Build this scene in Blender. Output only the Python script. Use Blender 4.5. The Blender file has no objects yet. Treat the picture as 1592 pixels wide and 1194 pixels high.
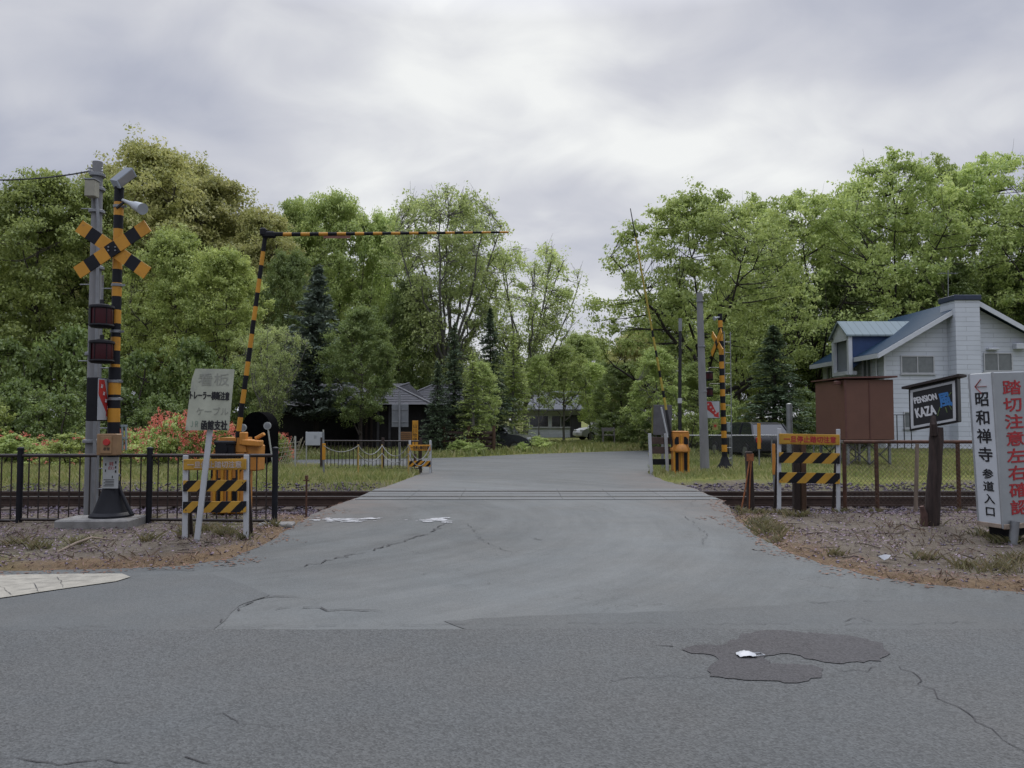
import bpy, math, random
import numpy as np
from mathutils import Vector, Matrix

random.seed(7)
R = math.radians
S = bpy.context.scene
COL = S.collection

# ------------------------------------------------------------------ camera
FPX, HOR, CX, CY, EYE = 1180.0, 650.0, 796.0, 597.0, 1.6
PITCH = math.atan((HOR - CY) / FPX)
cam = bpy.data.cameras.new('camera')
cam.sensor_width = 36.0
cam.lens = FPX / 1592 * 36
cam.clip_start = 0.05
cam.clip_end = 2000
co = bpy.data.objects.new('camera', cam)
co.location = (0, 0, EYE)
co.rotation_euler = (math.pi / 2 + PITCH, 0, 0)
COL.objects.link(co)
S.camera = co

# ------------------------------------------------------------------ light
S.view_settings.view_transform = 'Standard'
S.view_settings.look = 'None'
S.view_settings.exposure = 0.25
S.view_settings.gamma = 1.0
SUN_EL, SUN_AZ = R(48), R(12)          # overcast; the bright patch of cloud is ahead of the camera
CLOUD_STRENGTH = 0.90


def build_world():
    w = bpy.data.worlds.new('World')
    S.world = w
    w.use_nodes = True
    nt = w.node_tree
    nt.nodes.clear()
    N = nt.nodes.new
    L = nt.links.new

    def math_(op, a=None, b=None, c=None, clamp=False):
        n = N('ShaderNodeMath')
        n.operation = op
        n.use_clamp = clamp
        for i, v in enumerate((a, b, c)):
            if v is None:
                continue
            if isinstance(v, (int, float)):
                n.inputs[i].default_value = v
            else:
                L(v, n.inputs[i])
        return n.outputs[0]
    out = N('ShaderNodeOutputWorld')
    sky = N('ShaderNodeTexSky')
    sky.sky_type = 'NISHITA'
    sky.sun_disc = False
    sky.sun_elevation = SUN_EL
    sky.sun_rotation = SUN_AZ
    b1 = N('ShaderNodeBackground')
    L(sky.outputs[0], b1.inputs[0])
    b1.inputs[1].default_value = 0.06
    tc = N('ShaderNodeTexCoord')
    sep = N('ShaderNodeSeparateXYZ')
    L(tc.outputs['Generated'], sep.inputs[0])
    x, y, z = sep.outputs
    zc = math_('MAXIMUM', z, 0.0)
    den = math_('ADD', zc, 0.42)
    u = math_('DIVIDE', x, den)
    v = math_('DIVIDE', y, den)
    comb = N('ShaderNodeCombineXYZ')
    L(u, comb.inputs[0])
    L(math_('MULTIPLY', v, 1.25), comb.inputs[1])

    def noise(scale, detail, rough, off, dist=0.0):
        m = N('ShaderNodeMapping')
        m.inputs['Location'].default_value = off
        L(comb.outputs[0], m.inputs[0])
        n = N('ShaderNodeTexNoise')
        n.inputs['Scale'].default_value = scale
        n.inputs['Detail'].default_value = detail
        n.inputs['Roughness'].default_value = rough
        n.inputs['Distortion'].default_value = dist
        L(m.outputs[0], n.inputs['Vector'])
        return n.outputs[0]
    n1 = noise(2.0, 3, 0.5, (3.1, 1.7, 0), 0.3)
    n2 = noise(4.6, 5, 0.52, (8.3, 4.4, 2), 0.5)
    dens = math_('ADD', math_('MULTIPLY', n1, 0.68), math_('MULTIPLY', n2, 0.32))

    def spot(px, py, width):
        d = Vector(((px - CX) / FPX, 1, (HOR - py) / FPX)).normalized()
        vd = N('ShaderNodeVectorMath')
        vd.operation = 'DOT_PRODUCT'
        nrm = N('ShaderNodeVectorMath')
        nrm.operation = 'NORMALIZE'
        L(tc.outputs['Generated'], nrm.inputs[0])
        L(nrm.outputs[0], vd.inputs[0])
        vd.inputs[1].default_value = d
        c = math.cos(R(width))
        t = math_('DIVIDE', math_('SUBTRACT', vd.outputs['Value'], c), 1 - c, clamp=True)
        return t
    glow = math_('MULTIPLY', spot(870, 90, 33), 0.55)
    hot = math_('ADD', math_('MULTIPLY', spot(800, 130, 10), 0.3), math_('MULTIPLY', spot(980, 110, 12), 0.22))
    g = math_('ADD', glow, hot)
    # brightness driver: thin cloud near the veiled sun is bright, thick cloud stays grey-blue
    drv = math_('ADD', math_('MULTIPLY', math_('SUBTRACT', dens, 0.5), 2.2), math_('ADD', math_('MULTIPLY', g, 0.72), 0.32), clamp=True)
    ramp = N('ShaderNodeValToRGB')
    L(drv, ramp.inputs[0])
    e = ramp.color_ramp.elements
    e[0].position = 0.0
    e[0].color = (0.36, 0.38, 0.465, 1)
    e[1].position = 1.0
    e[1].color = (0.86, 0.87, 0.86, 1)
    a = e.new(0.3)
    a.color = (0.445, 0.465, 0.545, 1)
    a = e.new(0.6)
    a.color = (0.59, 0.60, 0.65, 1)
    # an overcast sky is about three times brighter overhead than low down
    zen = math_('MULTIPLY', math_('DIVIDE', math_('SUBTRACT', zc, 0.47), 0.5, clamp=True), 4.4)
    mul = math_('ADD', zen, 1.0)
    b2 = N('ShaderNodeBackground')
    L(ramp.outputs[0], b2.inputs[0])
    L(math_('MULTIPLY', mul, CLOUD_STRENGTH), b2.inputs[1])
    mix = N('ShaderNodeMixShader')
    mix.inputs[0].default_value = 0.93
    L(b1.outputs[0], mix.inputs[1])
    L(b2.outputs[0], mix.inputs[2])
    L(mix.outputs[0], out.inputs[0])


build_world()
sl = bpy.data.lights.new('sun', 'SUN')
sl.energy = 1.4
sl.angle = R(25)
sl.color = (1.0, 0.96, 0.9)
so = bpy.data.objects.new('sun', sl)
so.rotation_euler = (math.pi / 2 - SUN_EL, 0, math.pi - SUN_AZ)
COL.objects.link(so)


# ------------------------------------------------------------------ pixel to place helpers
def P(px, py, Y):
    u, v = (px - CX) / FPX, (CY - py) / FPX
    d = Vector((u, math.cos(PITCH) - v * math.sin(PITCH), math.sin(PITCH) + v * math.cos(PITCH)))
    t = Y / d.y
    return Vector((d.x * t, Y, EYE + d.z * t))


def G(px, py, z=0.0):
    u, v = (px - CX) / FPX, (CY - py) / FPX
    d = Vector((u, math.cos(PITCH) - v * math.sin(PITCH), math.sin(PITCH) + v * math.cos(PITCH)))
    t = (z - EYE) / d.z
    return Vector((d.x * t, d.y * t, z))


# ------------------------------------------------------------------ object helpers
ORG = {}


def tag(o, label=None, cat=None, group=None, kind=None):
    if label:
        o['label'] = label
    if cat:
        o['category'] = cat
    if group:
        o['group'] = group
    if kind:
        o['kind'] = kind
    return o


def thing(name, label, cat, loc, group=None):
    o = bpy.data.objects.new(name, None)
    o.empty_display_size = 0.2
    COL.objects.link(o)
    o.location = loc
    ORG[o.name] = Vector(loc)
    return tag(o, label, cat, group)


def copy_tree(o, parent=None):
    c = o.copy()
    COL.objects.link(c)
    if parent:
        c.parent = parent
    for ch in list(o.children):
        copy_tree(ch, c)
    return c


class MB:
    """collects shapes into one mesh, coordinates in world space"""

    def __init__(s):
        s.v, s.f, s.m = [], [], []

    def add(s, vs, fs, mi=0):
        b = len(s.v)
        s.v += [Vector(q) for q in vs]
        for f in fs:
            s.f.append([b + i for i in f])
            s.m.append(mi)
        return s

    def box(s, c, d, mi=0, rot=None, bev=0.0):
        x, y, z = d[0] / 2, d[1] / 2, d[2] / 2
        if bev > 0:
            b = min(bev, x * .9, y * .9, z * .9)
            vs, fs = [], []
            idx = {}
            for sx in (-1, 1):
                for sy in (-1, 1):
                    for sz in (-1, 1):
                        for a in range(3):
                            p = [sx * (x - b), sy * (y - b), sz * (z - b)]
                            p[a] = (sx * x, sy * y, sz * z)[a]
                            idx[(sx, sy, sz, a)] = len(vs)
                            vs.append(Vector(p))
            g = lambda *k: idx[k]
            for sg in (-1, 1):
                fs.append([g(sg, -1, -1, 0), g(sg, 1, -1, 0), g(sg, 1, 1, 0), g(sg, -1, 1, 0)])
                fs.append([g(-1, sg, -1, 1), g(1, sg, -1, 1), g(1, sg, 1, 1), g(-1, sg, 1, 1)])
                fs.append([g(-1, -1, sg, 2), g(1, -1, sg, 2), g(1, 1, sg, 2), g(-1, 1, sg, 2)])
            for s1 in (-1, 1):
                for s2 in (-1, 1):
                    fs.append([g(s1, s2, -1, 0), g(s1, s2, 1, 0), g(s1, s2, 1, 1), g(s1, s2, -1, 1)])
                    fs.append([g(s1, -1, s2, 0), g(s1, 1, s2, 0), g(s1, 1, s2, 2), g(s1, -1, s2, 2)])
                    fs.append([g(-1, s1, s2, 1), g(1, s1, s2, 1), g(1, s1, s2, 2), g(-1, s1, s2, 2)])
                    for s3 in (-1, 1):
                        fs.append([g(s1, s2, s3, 0), g(s1, s2, s3, 1), g(s1, s2, s3, 2)])
        else:
            vs = [Vector(q) for q in ((-x, -y, -z), (x, -y, -z), (x, y, -z), (-x, y, -z), (-x, -y, z), (x, -y, z), (x, y, z), (-x, y, z))]
            fs = [(0, 3, 2, 1), (4, 5, 6, 7), (0, 1, 5, 4), (1, 2, 6, 5), (2, 3, 7, 6), (3, 0, 4, 7)]
        if rot is not None:
            vs = [rot @ q for q in vs]
        c = Vector(c)
        return s.add([q + c for q in vs], fs, mi)

    def bar(s, p0, p1, w, h, mi=0, up=(0, 0, 1)):
        """square bar from p0 to p1"""
        p0, p1 = Vector(p0), Vector(p1)
        d = (p1 - p0)
        L = d.length
        d.normalize()
        upv = Vector(up)
        if abs(d.dot(upv)) > .98:
            upv = Vector((0, 1, 0))
        sx = d.cross(upv).normalized()
        sy = sx.cross(d)
        m = Matrix((sx, d, sy)).transposed()
        return s.box((p0 + p1) / 2, (w, L, h), mi, m, bev=min(w, h) * .12)

    def cyl(s, p0, p1, r0, r1=None, n=14, mi=0, cap=True):
        if r1 is None:
            r1 = r0
        p0, p1 = Vector(p0), Vector(p1)
        d = (p1 - p0).normalized()
        a = Vector((1, 0, 0)) if abs(d.x) < .9 else Vector((0, 1, 0))
        u = d.cross(a).normalized()
        w = d.cross(u)
        vs = []
        for p, r in ((p0, r0), (p1, r1)):
            for i in range(n):
                t = 2 * math.pi * i / n
                vs.append(p + (u * math.cos(t) + w * math.sin(t)) * r)
        fs = [(i, (i + 1) % n, n + (i + 1) % n, n + i) for i in range(n)]
        if cap:
            fs += [tuple(range(n - 1, -1, -1)), tuple(range(n, 2 * n))]
        return s.add(vs, fs, mi)

    def tube(s, pts, r, n=8, mi=0):
        pts = [Vector(p) for p in pts]
        rs = r if isinstance(r, (list, tuple)) else [r] * len(pts)
        u = None
        rings = []
        for i, p in enumerate(pts):
            d = (pts[min(i + 1, len(pts) - 1)] - pts[max(i - 1, 0)]).normalized()
            if u is None:
                a = Vector((0, 0, 1)) if abs(d.z) < .9 else Vector((1, 0, 0))
                u = d.cross(a).normalized()
            else:
                u = (u - d * u.dot(d)).normalized()
            w = d.cross(u)
            rings.append([p + (u * math.cos(2 * math.pi * k / n) + w * math.sin(2 * math.pi * k / n)) * rs[i] for k in range(n)])
        vs = [q for rg in rings for q in rg]
        fs = []
        for i in range(len(pts) - 1):
            for k in range(n):
                fs.append((i * n + k, i * n + (k + 1) % n, (i + 1) * n + (k + 1) % n, (i + 1) * n + k))
        fs += [tuple(range(n - 1, -1, -1)), tuple(range((len(pts) - 1) * n, len(pts) * n))]
        return s.add(vs, fs, mi)

    def prism(s, poly, vec, mi=0):
        """closed polygon (3D points) pushed along vec"""
        poly = [Vector(p) for p in poly]
        v = Vector(vec)
        n = len(poly)
        fs = [tuple(range(n)), tuple(range(2 * n - 1, n - 1, -1))]
        fs += [(i, n + i, n + (i + 1) % n, (i + 1) % n) for i in range(n)]
        return s.add(poly + [p + v for p in poly], fs, mi)

    def lathe(s, c, prof, n=20, mi=0):
        """profile of (r, z) turned about the vertical through c"""
        c = Vector(c)
        vs = []
        for r, z in prof:
            for k in range(n):
                t = 2 * math.pi * k / n
                vs.append(c + Vector((r * math.cos(t), r * math.sin(t), z)))
        fs = []
        for i in range(len(prof) - 1):
            for k in range(n):
                fs.append((i * n + k, i * n + (k + 1) % n, (i + 1) * n + (k + 1) % n, (i + 1) * n + k))
        fs += [tuple(range(n - 1, -1, -1)), tuple(range((len(prof) - 1) * n, len(prof) * n))]
        return s.add(vs, fs, mi)

    def xf(s, m):
        s.v = [m @ q for q in s.v]
        return s

    def build(s, name, mats, parent=None, smooth=True):
        me = bpy.data.meshes.new(name)
        org = ORG[parent.name] if parent else Vector((0, 0, 0))
        me.from_pydata([tuple(q - org) for q in s.v], [], s.f)
        if not isinstance(mats, (list, tuple)):
            mats = [mats]
        for m in mats:
            me.materials.append(m)
        me.polygons.foreach_set('material_index', s.m)
        fix_normals(me)
        if smooth:
            me.polygons.foreach_set('use_smooth', [True] * len(me.polygons))
            me.set_sharp_from_angle(angle=R(32))
        o = bpy.data.objects.new(name, me)
        COL.objects.link(o)
        if parent:
            o.parent = parent
        ORG[o.name] = org
        return o


import bmesh


def fix_normals(me):
    bm = bmesh.new()
    bm.from_mesh(me)
    bmesh.ops.recalc_face_normals(bm, faces=bm.faces)
    bm.to_mesh(me)
    bm.free()


def rz(a):
    return Matrix.Rotation(a, 3, 'Z')


def ry(a):
    return Matrix.Rotation(a, 3, 'Y')


def rx(a):
    return Matrix.Rotation(a, 3, 'X')


def about(p, m3):
    p = Vector(p)
    return Matrix.Translation(p) @ m3.to_4x4() @ Matrix.Translation(-p)


# ------------------------------------------------------------------ materials
MATS = {}
KC = 0.66          # all paints and mineral colours were picked a third too light


def pm(name, col, rough=.6, metal=0.0, var=.18, scale=5.0, bump=0.0, bscale=60.0, stain=None, samt=.5, sscale=2.0, spec=.4, stretch=None, rand=0.0):
    if name in MATS:
        return MATS[name]
    m = bpy.data.materials.new(name)
    MATS[name] = m
    col = [c * KC for c in col]
    if stain:
        stain = [c * KC for c in stain]
    m.use_nodes = True
    nt = m.node_tree
    N, L = nt.nodes.new, nt.links.new
    b = nt.nodes['Principled BSDF']
    b.inputs['Roughness'].default_value = rough
    b.inputs['Metallic'].default_value = metal
    b.inputs['Specular IOR Level'].default_value = spec
    tc = N('ShaderNodeTexCoord')
    vec = tc.outputs['Object']
    if stretch:
        mp = N('ShaderNodeMapping')
        mp.inputs['Scale'].default_value = stretch
        L(vec, mp.inputs[0])
        vec = mp.outputs[0]
    n = N('ShaderNodeTexNoise')
    n.inputs['Scale'].default_value = scale
    n.inputs['Detail'].default_value = 5
    n.inputs['Roughness'].default_value = .6
    L(vec, n.inputs['Vector'])
    rp = N('ShaderNodeValToRGB')
    lo = [max(0, c * (1 - var * 1.6)) for c in col]
    hi = [min(1, c * (1 + var * 1.6)) for c in col]
    rp.color_ramp.elements[0].position = .25
    rp.color_ramp.elements[1].position = .75
    rp.color_ramp.elements[0].color = (*lo, 1)
    rp.color_ramp.elements[1].color = (*hi, 1)
    L(n.outputs[0], rp.inputs[0])
    c = rp.outputs[0]
    if stain:
        n2 = N('ShaderNodeTexNoise')
        n2.inputs['Scale'].default_value = sscale
        n2.inputs['Detail'].default_value = 7
        n2.inputs['Roughness'].default_value = .7
        L(vec, n2.inputs['Vector'])
        r2 = N('ShaderNodeValToRGB')
        r2.color_ramp.elements[0].position = 1 - samt
        r2.color_ramp.elements[1].position = min(1, 1 - samt + .16)
        r2.color_ramp.elements[0].color = (0, 0, 0, 1)
        r2.color_ramp.elements[1].color = (1, 1, 1, 1)
        L(n2.outputs[0], r2.inputs[0])
        mx = N('ShaderNodeMix')
        mx.data_type = 'RGBA'
        L(r2.outputs[0], mx.inputs['Factor'])
        L(c, mx.inputs['A'])
        mx.inputs['B'].default_value = (*stain, 1)
        c = mx.outputs['Result']
    L(c, b.inputs['Base Color'])
    if bump > 0:
        n3 = N('ShaderNodeTexNoise')
        n3.inputs['Scale'].default_value = bscale
        n3.inputs['Detail'].default_value = 4
        L(vec, n3.inputs['Vector'])
        bp = N('ShaderNodeBump')
        bp.inputs['Strength'].default_value = bump
        bp.inputs['Distance'].default_value = .01
        L(n3.outputs[0], bp.inputs['Height'])
        L(bp.outputs[0], b.inputs['Normal'])
    return m


yellow = pm('yellow_paint', (.62, .29, .022), .5, var=.1, stain=(.30, .19, .07), samt=.42, sscale=14)
orange = pm('orange_paint', (.56, .235, .04), .45, var=.1, stain=(.30, .13, .04), samt=.42, sscale=11)
dull_yellow = pm('faded_yellow_paint', (.52, .29, .03), .6, var=.15, stain=(.22, .13, .04), samt=.42, sscale=10)
black = pm('black_paint', (.009, .0095, .013), .6, var=.3, stain=(.025, .024, .023), samt=.38, sscale=9, spec=.2)
navy = pm('navy_black_paint', (.011, .012, .017), .6, var=.2, stain=(.028, .027, .028), samt=.36, sscale=8, spec=.2)
brownblack = pm('fence_brown_paint', (.028, .019, .017), .45, var=.3, stain=(.07, .04, .028), samt=.36, sscale=14)
white = pm('white_paint', (.52, .54, .56), .55, var=.08, stain=(.25, .22, .18), samt=.36, sscale=6)
offwhite = pm('old_white_paint', (.40, .42, .42), .6, var=.1, stain=(.2, .16, .12), samt=.4, sscale=8)
grey_metal = pm('galvanised_metal', (.30, .315, .33), .45, .55, var=.15, stain=(.16, .13, .10), samt=.33, sscale=8)
dark_metal = pm('dark_metal', (.03, .03, .034), .45, .3, var=.2)
concrete = pm('pole_concrete', (.25, .255, .262), .85, var=.14, scale=4, bump=.25, bscale=50, stain=(.165, .162, .16), samt=.42, sscale=3, stretch=(1, 1, .25))
pad_conc = pm('pad_concrete', (.24, .235, .225), .9, var=.2, scale=5, bump=.5, bscale=40, stain=(.13, .11, .09), samt=.45, sscale=4)
rust = pm('rusty_steel', (.10, .045, .026), .8, var=.35, scale=12, stain=(.05, .026, .02), samt=.45, sscale=9, bump=.2)
rail_m = pm('rail_steel', (.075, .048, .038), .6, .3, var=.25, stain=(.04, .025, .02), samt=.4)
rail_top = pm('rail_running_surface', (.42, .42, .42), .3, .8, var=.1)
wood_dark = pm('dark_timber', (.035, .024, .02), .85, var=.35, scale=9, bump=.5, bscale=30, stretch=(3, 3, .4), stain=(.07, .05, .04), samt=.4)
wood_brown = pm('brown_timber', (.09, .05, .028), .85, var=.3, scale=9, bump=.4, bscale=30, stretch=(3, 3, .4))
wood_post = pm('bark_post', (.045, .03, .026), .9, var=.4, scale=10, bump=.8, bscale=25, stretch=(3, 3, .35), stain=(.10, .07, .055), samt=.36)
sleeper_m = pm('sleeper_wood', (.07, .052, .042), .9, var=.3, bump=.4, stretch=(1, .3, 1))
red_paint = pm('red_paint', (.50, .035, .03), .5, var=.15)
faded_red = pm('faded_red_paint', (.50, .10, .09), .6, var=.2, scale=20)
lens_red = pm('red_lens', (.05, .005, .009), .3, var=.2, spec=.25)
sign_grey = pm('weathered_sign', (.46, .48, .385), .7, var=.12, scale=5, stain=(.33, .345, .30), samt=.46, sscale=4)
sign_white = pm('sign_white', (.47, .50, .53), .5, var=.05, stain=(.34, .35, .36), samt=.36, sscale=5)
tan = pm('tan_box_paint', (.28, .17, .085), .6, var=.12, stain=(.18, .1, .05), samt=.36)
beige = pm('beige_box_paint', (.36, .35, .28), .55, var=.1)
lamp_grey = pm('lamp_housing', (.16, .19, .22), .5, var=.12)
lamp_glass = pm('lamp_glass', (.09, .085, .075), .5, var=.2, spec=.25)
horn_m = pm('horn_grey', (.48, .52, .55), .45, var=.08)
blk_letter = pm('black_lettering', (.012, .012, .016), .6, var=.2)
red_letter = pm('red_lettering', (.42, .03, .035), .6, var=.18, scale=30)
white_letter = pm('white_lettering', (.75, .76, .78), .5, var=.05)
blue_letter = pm('blue_lettering', (.05, .22, .55), .5, var=.1)
green_letter = pm('faded_green_lettering', (.24, .33, .26), .7, var=.15)
ghost_letter = pm('faded_grey_lettering', (.33, .34, .29), .7, var=.1)
shed_red = pm('shed_red_paint', (.165, .077, .055), .6, var=.07, scale=1.6, stain=(.135, .064, .048), samt=.42, sscale=1.5)
shed_red2 = pm('shed_roof_red', (.14, .058, .05), .5, var=.12)
rope_m = pm('rope', (.34, .34, .32), .9, var=.15)
glass_dark = pm('dark_glass', (.02, .024, .028), .08, var=.2, spec=.8)
tyre_m = pm('tyre_rubber', (.02, .02, .02), .85, var=.15)
rim_m = pm('wheel_rim', (.35, .36, .37), .35, .8, var=.08)
plastic_white = pm('white_plastic', (.52, .54, .56), .5, var=.05, scale=9)


# ------------------------------------------------------------------ lettering
_fonts = {}


def text(s, size, m4, mat, parent, name='lettering', bold=0.0, line=1.0, depth=.0015, sx=1.0, fit=None, heavy=0.0):
    """lettering in its own XY plane centred on the origin, placed by m4 (X right, Y up, Z toward the reader)"""
    cu = bpy.data.curves.new('lettering', 'FONT')
    cu.body = s
    cu.size = size
    cu.align_x = 'CENTER'
    cu.align_y = 'CENTER'
    cu.space_line = line
    cu.extrude = depth
    cu.offset = bold * size
    cu.resolution_u = 3
    tmp = bpy.data.objects.new('lettering_tmp', cu)
    COL.objects.link(tmp)
    dg = bpy.context.evaluated_depsgraph_get()
    dg.update()
    me = bpy.data.meshes.new_from_object(tmp.evaluated_get(dg))
    bpy.data.objects.remove(tmp)
    bpy.data.curves.remove(cu)
    n0 = len(me.vertices)
    vs = np.empty(n0 * 3, dtype=np.float32)
    me.vertices.foreach_get('co', vs)
    vs = vs.reshape(-1, 3).astype(float)
    c = (vs.max(0) + vs.min(0)) / 2
    vs[:, :2] -= c[:2]
    vs[:, 0] *= sx
    if fit:
        ext = vs.max(0) - vs.min(0)
        vs[:, 0] *= fit[0] / ext[0]
        vs[:, 1] *= fit[1] / ext[1]
    faces = [list(p.vertices) for p in me.polygons]
    if heavy:
        # a bolder stroke: the same lettering laid over itself a few millimetres apart, each layer a little prouder
        allv, allf = [], []
        for k, (dx, dy) in enumerate(((0, 0), (1, 0), (-1, 0), (0, 1), (0, -1))):
            allf += [[q + k * n0 for q in f] for f in faces]
            allv.append(vs + np.array([dx * heavy, dy * heavy, .0004 * k]))
        vs, faces = np.concatenate(allv), allf
    a = np.array(m4)
    vs = vs @ a[:3, :3].T + a[:3, 3] - np.array(ORG[parent.name])
    me = bpy.data.meshes.new(name)
    me.from_pydata(vs.tolist(), [], faces)
    me.materials.clear()
    me.materials.append(mat)
    me.name = name
    me.update()
    o = bpy.data.objects.new(name, me)
    COL.objects.link(o)
    o.parent = parent
    ORG[o.name] = ORG[parent.name]
    return o


def frame(c, right, up):
    r = Vector(right).normalized()
    u = Vector(up)
    u = (u - r * u.dot(r)).normalized()
    n = r.cross(u)
    m = Matrix((r, u, n)).transposed().to_4x4()
    m.translation = Vector(c)
    return m


# ------------------------------------------------------------------ numpy helpers
def np_mesh(name, V, F, mats, smooth=False, mi=None):
    V = np.asarray(V, dtype=np.float32)
    F = np.asarray(F, dtype=np.int32)
    me = bpy.data.meshes.new(name)
    me.vertices.add(len(V))
    me.vertices.foreach_set('co', V.ravel())
    k = F.shape[1]
    me.loops.add(F.size)
    me.loops.foreach_set('vertex_index', F.ravel())
    me.polygons.add(len(F))
    me.polygons.foreach_set('loop_start', np.arange(0, F.size, k, dtype=np.int32))
    me.polygons.foreach_set('loop_total', np.full(len(F), k, dtype=np.int32))
    for m in (mats if isinstance(mats, (list, tuple)) else [mats]):
        me.materials.append(m)
    if mi is not None:
        me.polygons.foreach_set('material_index', np.asarray(mi, dtype=np.int32))
    if smooth:
        me.polygons.foreach_set('use_smooth', np.ones(len(F), dtype=bool))
    me.update(calc_edges=True)
    me.validate()
    return me


def hash2(ix, iy, seed):
    h = (ix.astype(np.int64) * 374761393 + iy.astype(np.int64) * 668265263 + seed * 69069) & 0x7fffffff
    h = ((h ^ (h >> 13)) * 1274126177) & 0x7fffffff
    return ((h ^ (h >> 16)) & 0xffff) / 65535.0


def vnoise(x, y, scale, seed=0, octv=4):
    t = np.zeros_like(x, dtype=np.float64)
    a, tot = 1.0, 0.0
    for o in range(octv):
        fx, fy = x * scale, y * scale
        ix, iy = np.floor(fx), np.floor(fy)
        ux, uy = fx - ix, fy - iy
        ux, uy = ux * ux * (3 - 2 * ux), uy * uy * (3 - 2 * uy)
        n = (hash2(ix, iy, seed + o) * (1 - ux) + hash2(ix + 1, iy, seed + o) * ux) * (1 - uy) + \
            (hash2(ix, iy + 1, seed + o) * (1 - ux) + hash2(ix + 1, iy + 1, seed + o) * ux) * uy
        t += n * a
        tot += a
        a *= .5
        scale *= 2.03
    return t / tot


def sstep(a, b, x):
    t = np.clip((x - a) / (b - a), 0, 1)
    return t * t * (3 - 2 * t)


def inside(poly, x, y):
    c = np.zeros(x.shape, dtype=bool)
    n = len(poly)
    for i in range(n):
        x1, y1 = poly[i]
        x2, y2 = poly[(i + 1) % n]
        if y1 == y2:
            continue
        k = ((y1 > y) != (y2 > y)) & (x < (x2 - x1) * (y - y1) / (y2 - y1) + x1)
        c ^= k
    return c


def poly_dist(poly, x, y):
    d = np.full(x.shape, 1e9)
    n = len(poly)
    for i in range(n):
        x1, y1 = poly[i]
        x2, y2 = poly[(i + 1) % n]
        dx, dy = x2 - x1, y2 - y1
        t = np.clip(((x - x1) * dx + (y - y1) * dy) / (dx * dx + dy * dy + 1e-12), 0, 1)
        d = np.minimum(d, np.hypot(x - x1 - t * dx, y - y1 - t * dy))
    return d


# ================================================================== GROUND, ROADS
SEAM = 5.8
ROAD_L = [(-60, 8.02), (-7.5, 8.02), (-5.4, 8.05), (-4.4, 8.12), (-3.6, 8.3), (-3.2, 8.75), (-3.14, 9.6), (-3.22, 10.6), (-3.3, 11.8), (-3.3, 13), (-3.24, 14.2), (-3.14, 15.2),
          (-3.02, 17.5), (-2.82, 19.4), (-2.65, 21.5), (-2.7, 23.2), (-8.0, 25.6), (-9.4, 28.2), (-8.0, 29.4), (-4.0, 30.2), (-2.2, 31.0), (0.3, 33.5), (4.2, 36.2), (7.5, 38.2), (14, 41.5), (30, 46)]
ROAD_R = [(30, 42.5), (14, 39.2), (9.0, 37.6), (6.6, 35.6), (5.9, 33), (5.3, 29), (4.5, 25), (3.95, 22), (3.9, 19.5), (4.15, 17.5), (4.1, 15), (3.85, 13.5), (3.5, 11.7), (3.32, 10.2), (3.28, 9.3), (3.4, 8.4),
          (3.6, 7.85), (3.95, 7.42), (4.7, 7.06), (6.2, 6.85), (9, 6.75), (60, 6.7)]


def wobble(pts, amp, step, seed):
    rg = random.Random(seed)
    out = []
    for i in range(len(pts) - 1):
        a, b = Vector(pts[i]), Vector(pts[i + 1])
        n = max(1, int(min((b - a).length, 12) / step)) if (b - a).length < 12 else 1
        for k in range(n):
            q = a.lerp(b, k / n)
            out.append((q.x + rg.uniform(-amp, amp) * (k > 0), q.y + rg.uniform(-amp, amp) * (k > 0)))
    out.append(tuple(pts[-1]))
    return out


APPROACH = [(60, SEAM), ] + [(-60, SEAM)] + wobble(ROAD_L, .045, .28, 1) + wobble(ROAD_R, .045, .28, 2)
ROADPOLY = [(60, -14), (-60, -14)] + APPROACH[1:]   # everything paved


def ground_height(x, y):
    ins = inside(ROADPOLY, x, y)
    d = poly_dist(ROADPOLY, x, y)
    sd = np.where(ins, -d, d)
    n = vnoise(x, y, .9, 3, 4) - .5
    n2 = vnoise(x, y, 5, 9, 3) - .5
    h = .03 + .07 * n + .035 * n2
    # the shallow railway cutting either side of the crossing
    tr = sstep(12.3, 14.2, y) * (1 - sstep(17.9, 19.3, y))
    h = h - .25 * tr
    # raised bank near the shrine sign
    h = h + .05 * sstep(5, 8, x) * (1 - sstep(12, 14, y)) * sstep(7, 9, y)
    h = np.where(y > 19.5, h * .6, h)
    k = sstep(-.02, .22, sd)
    return np.where(sd <= -.02, -.06, -.035 * (1 - k) + h * k), sd


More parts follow.
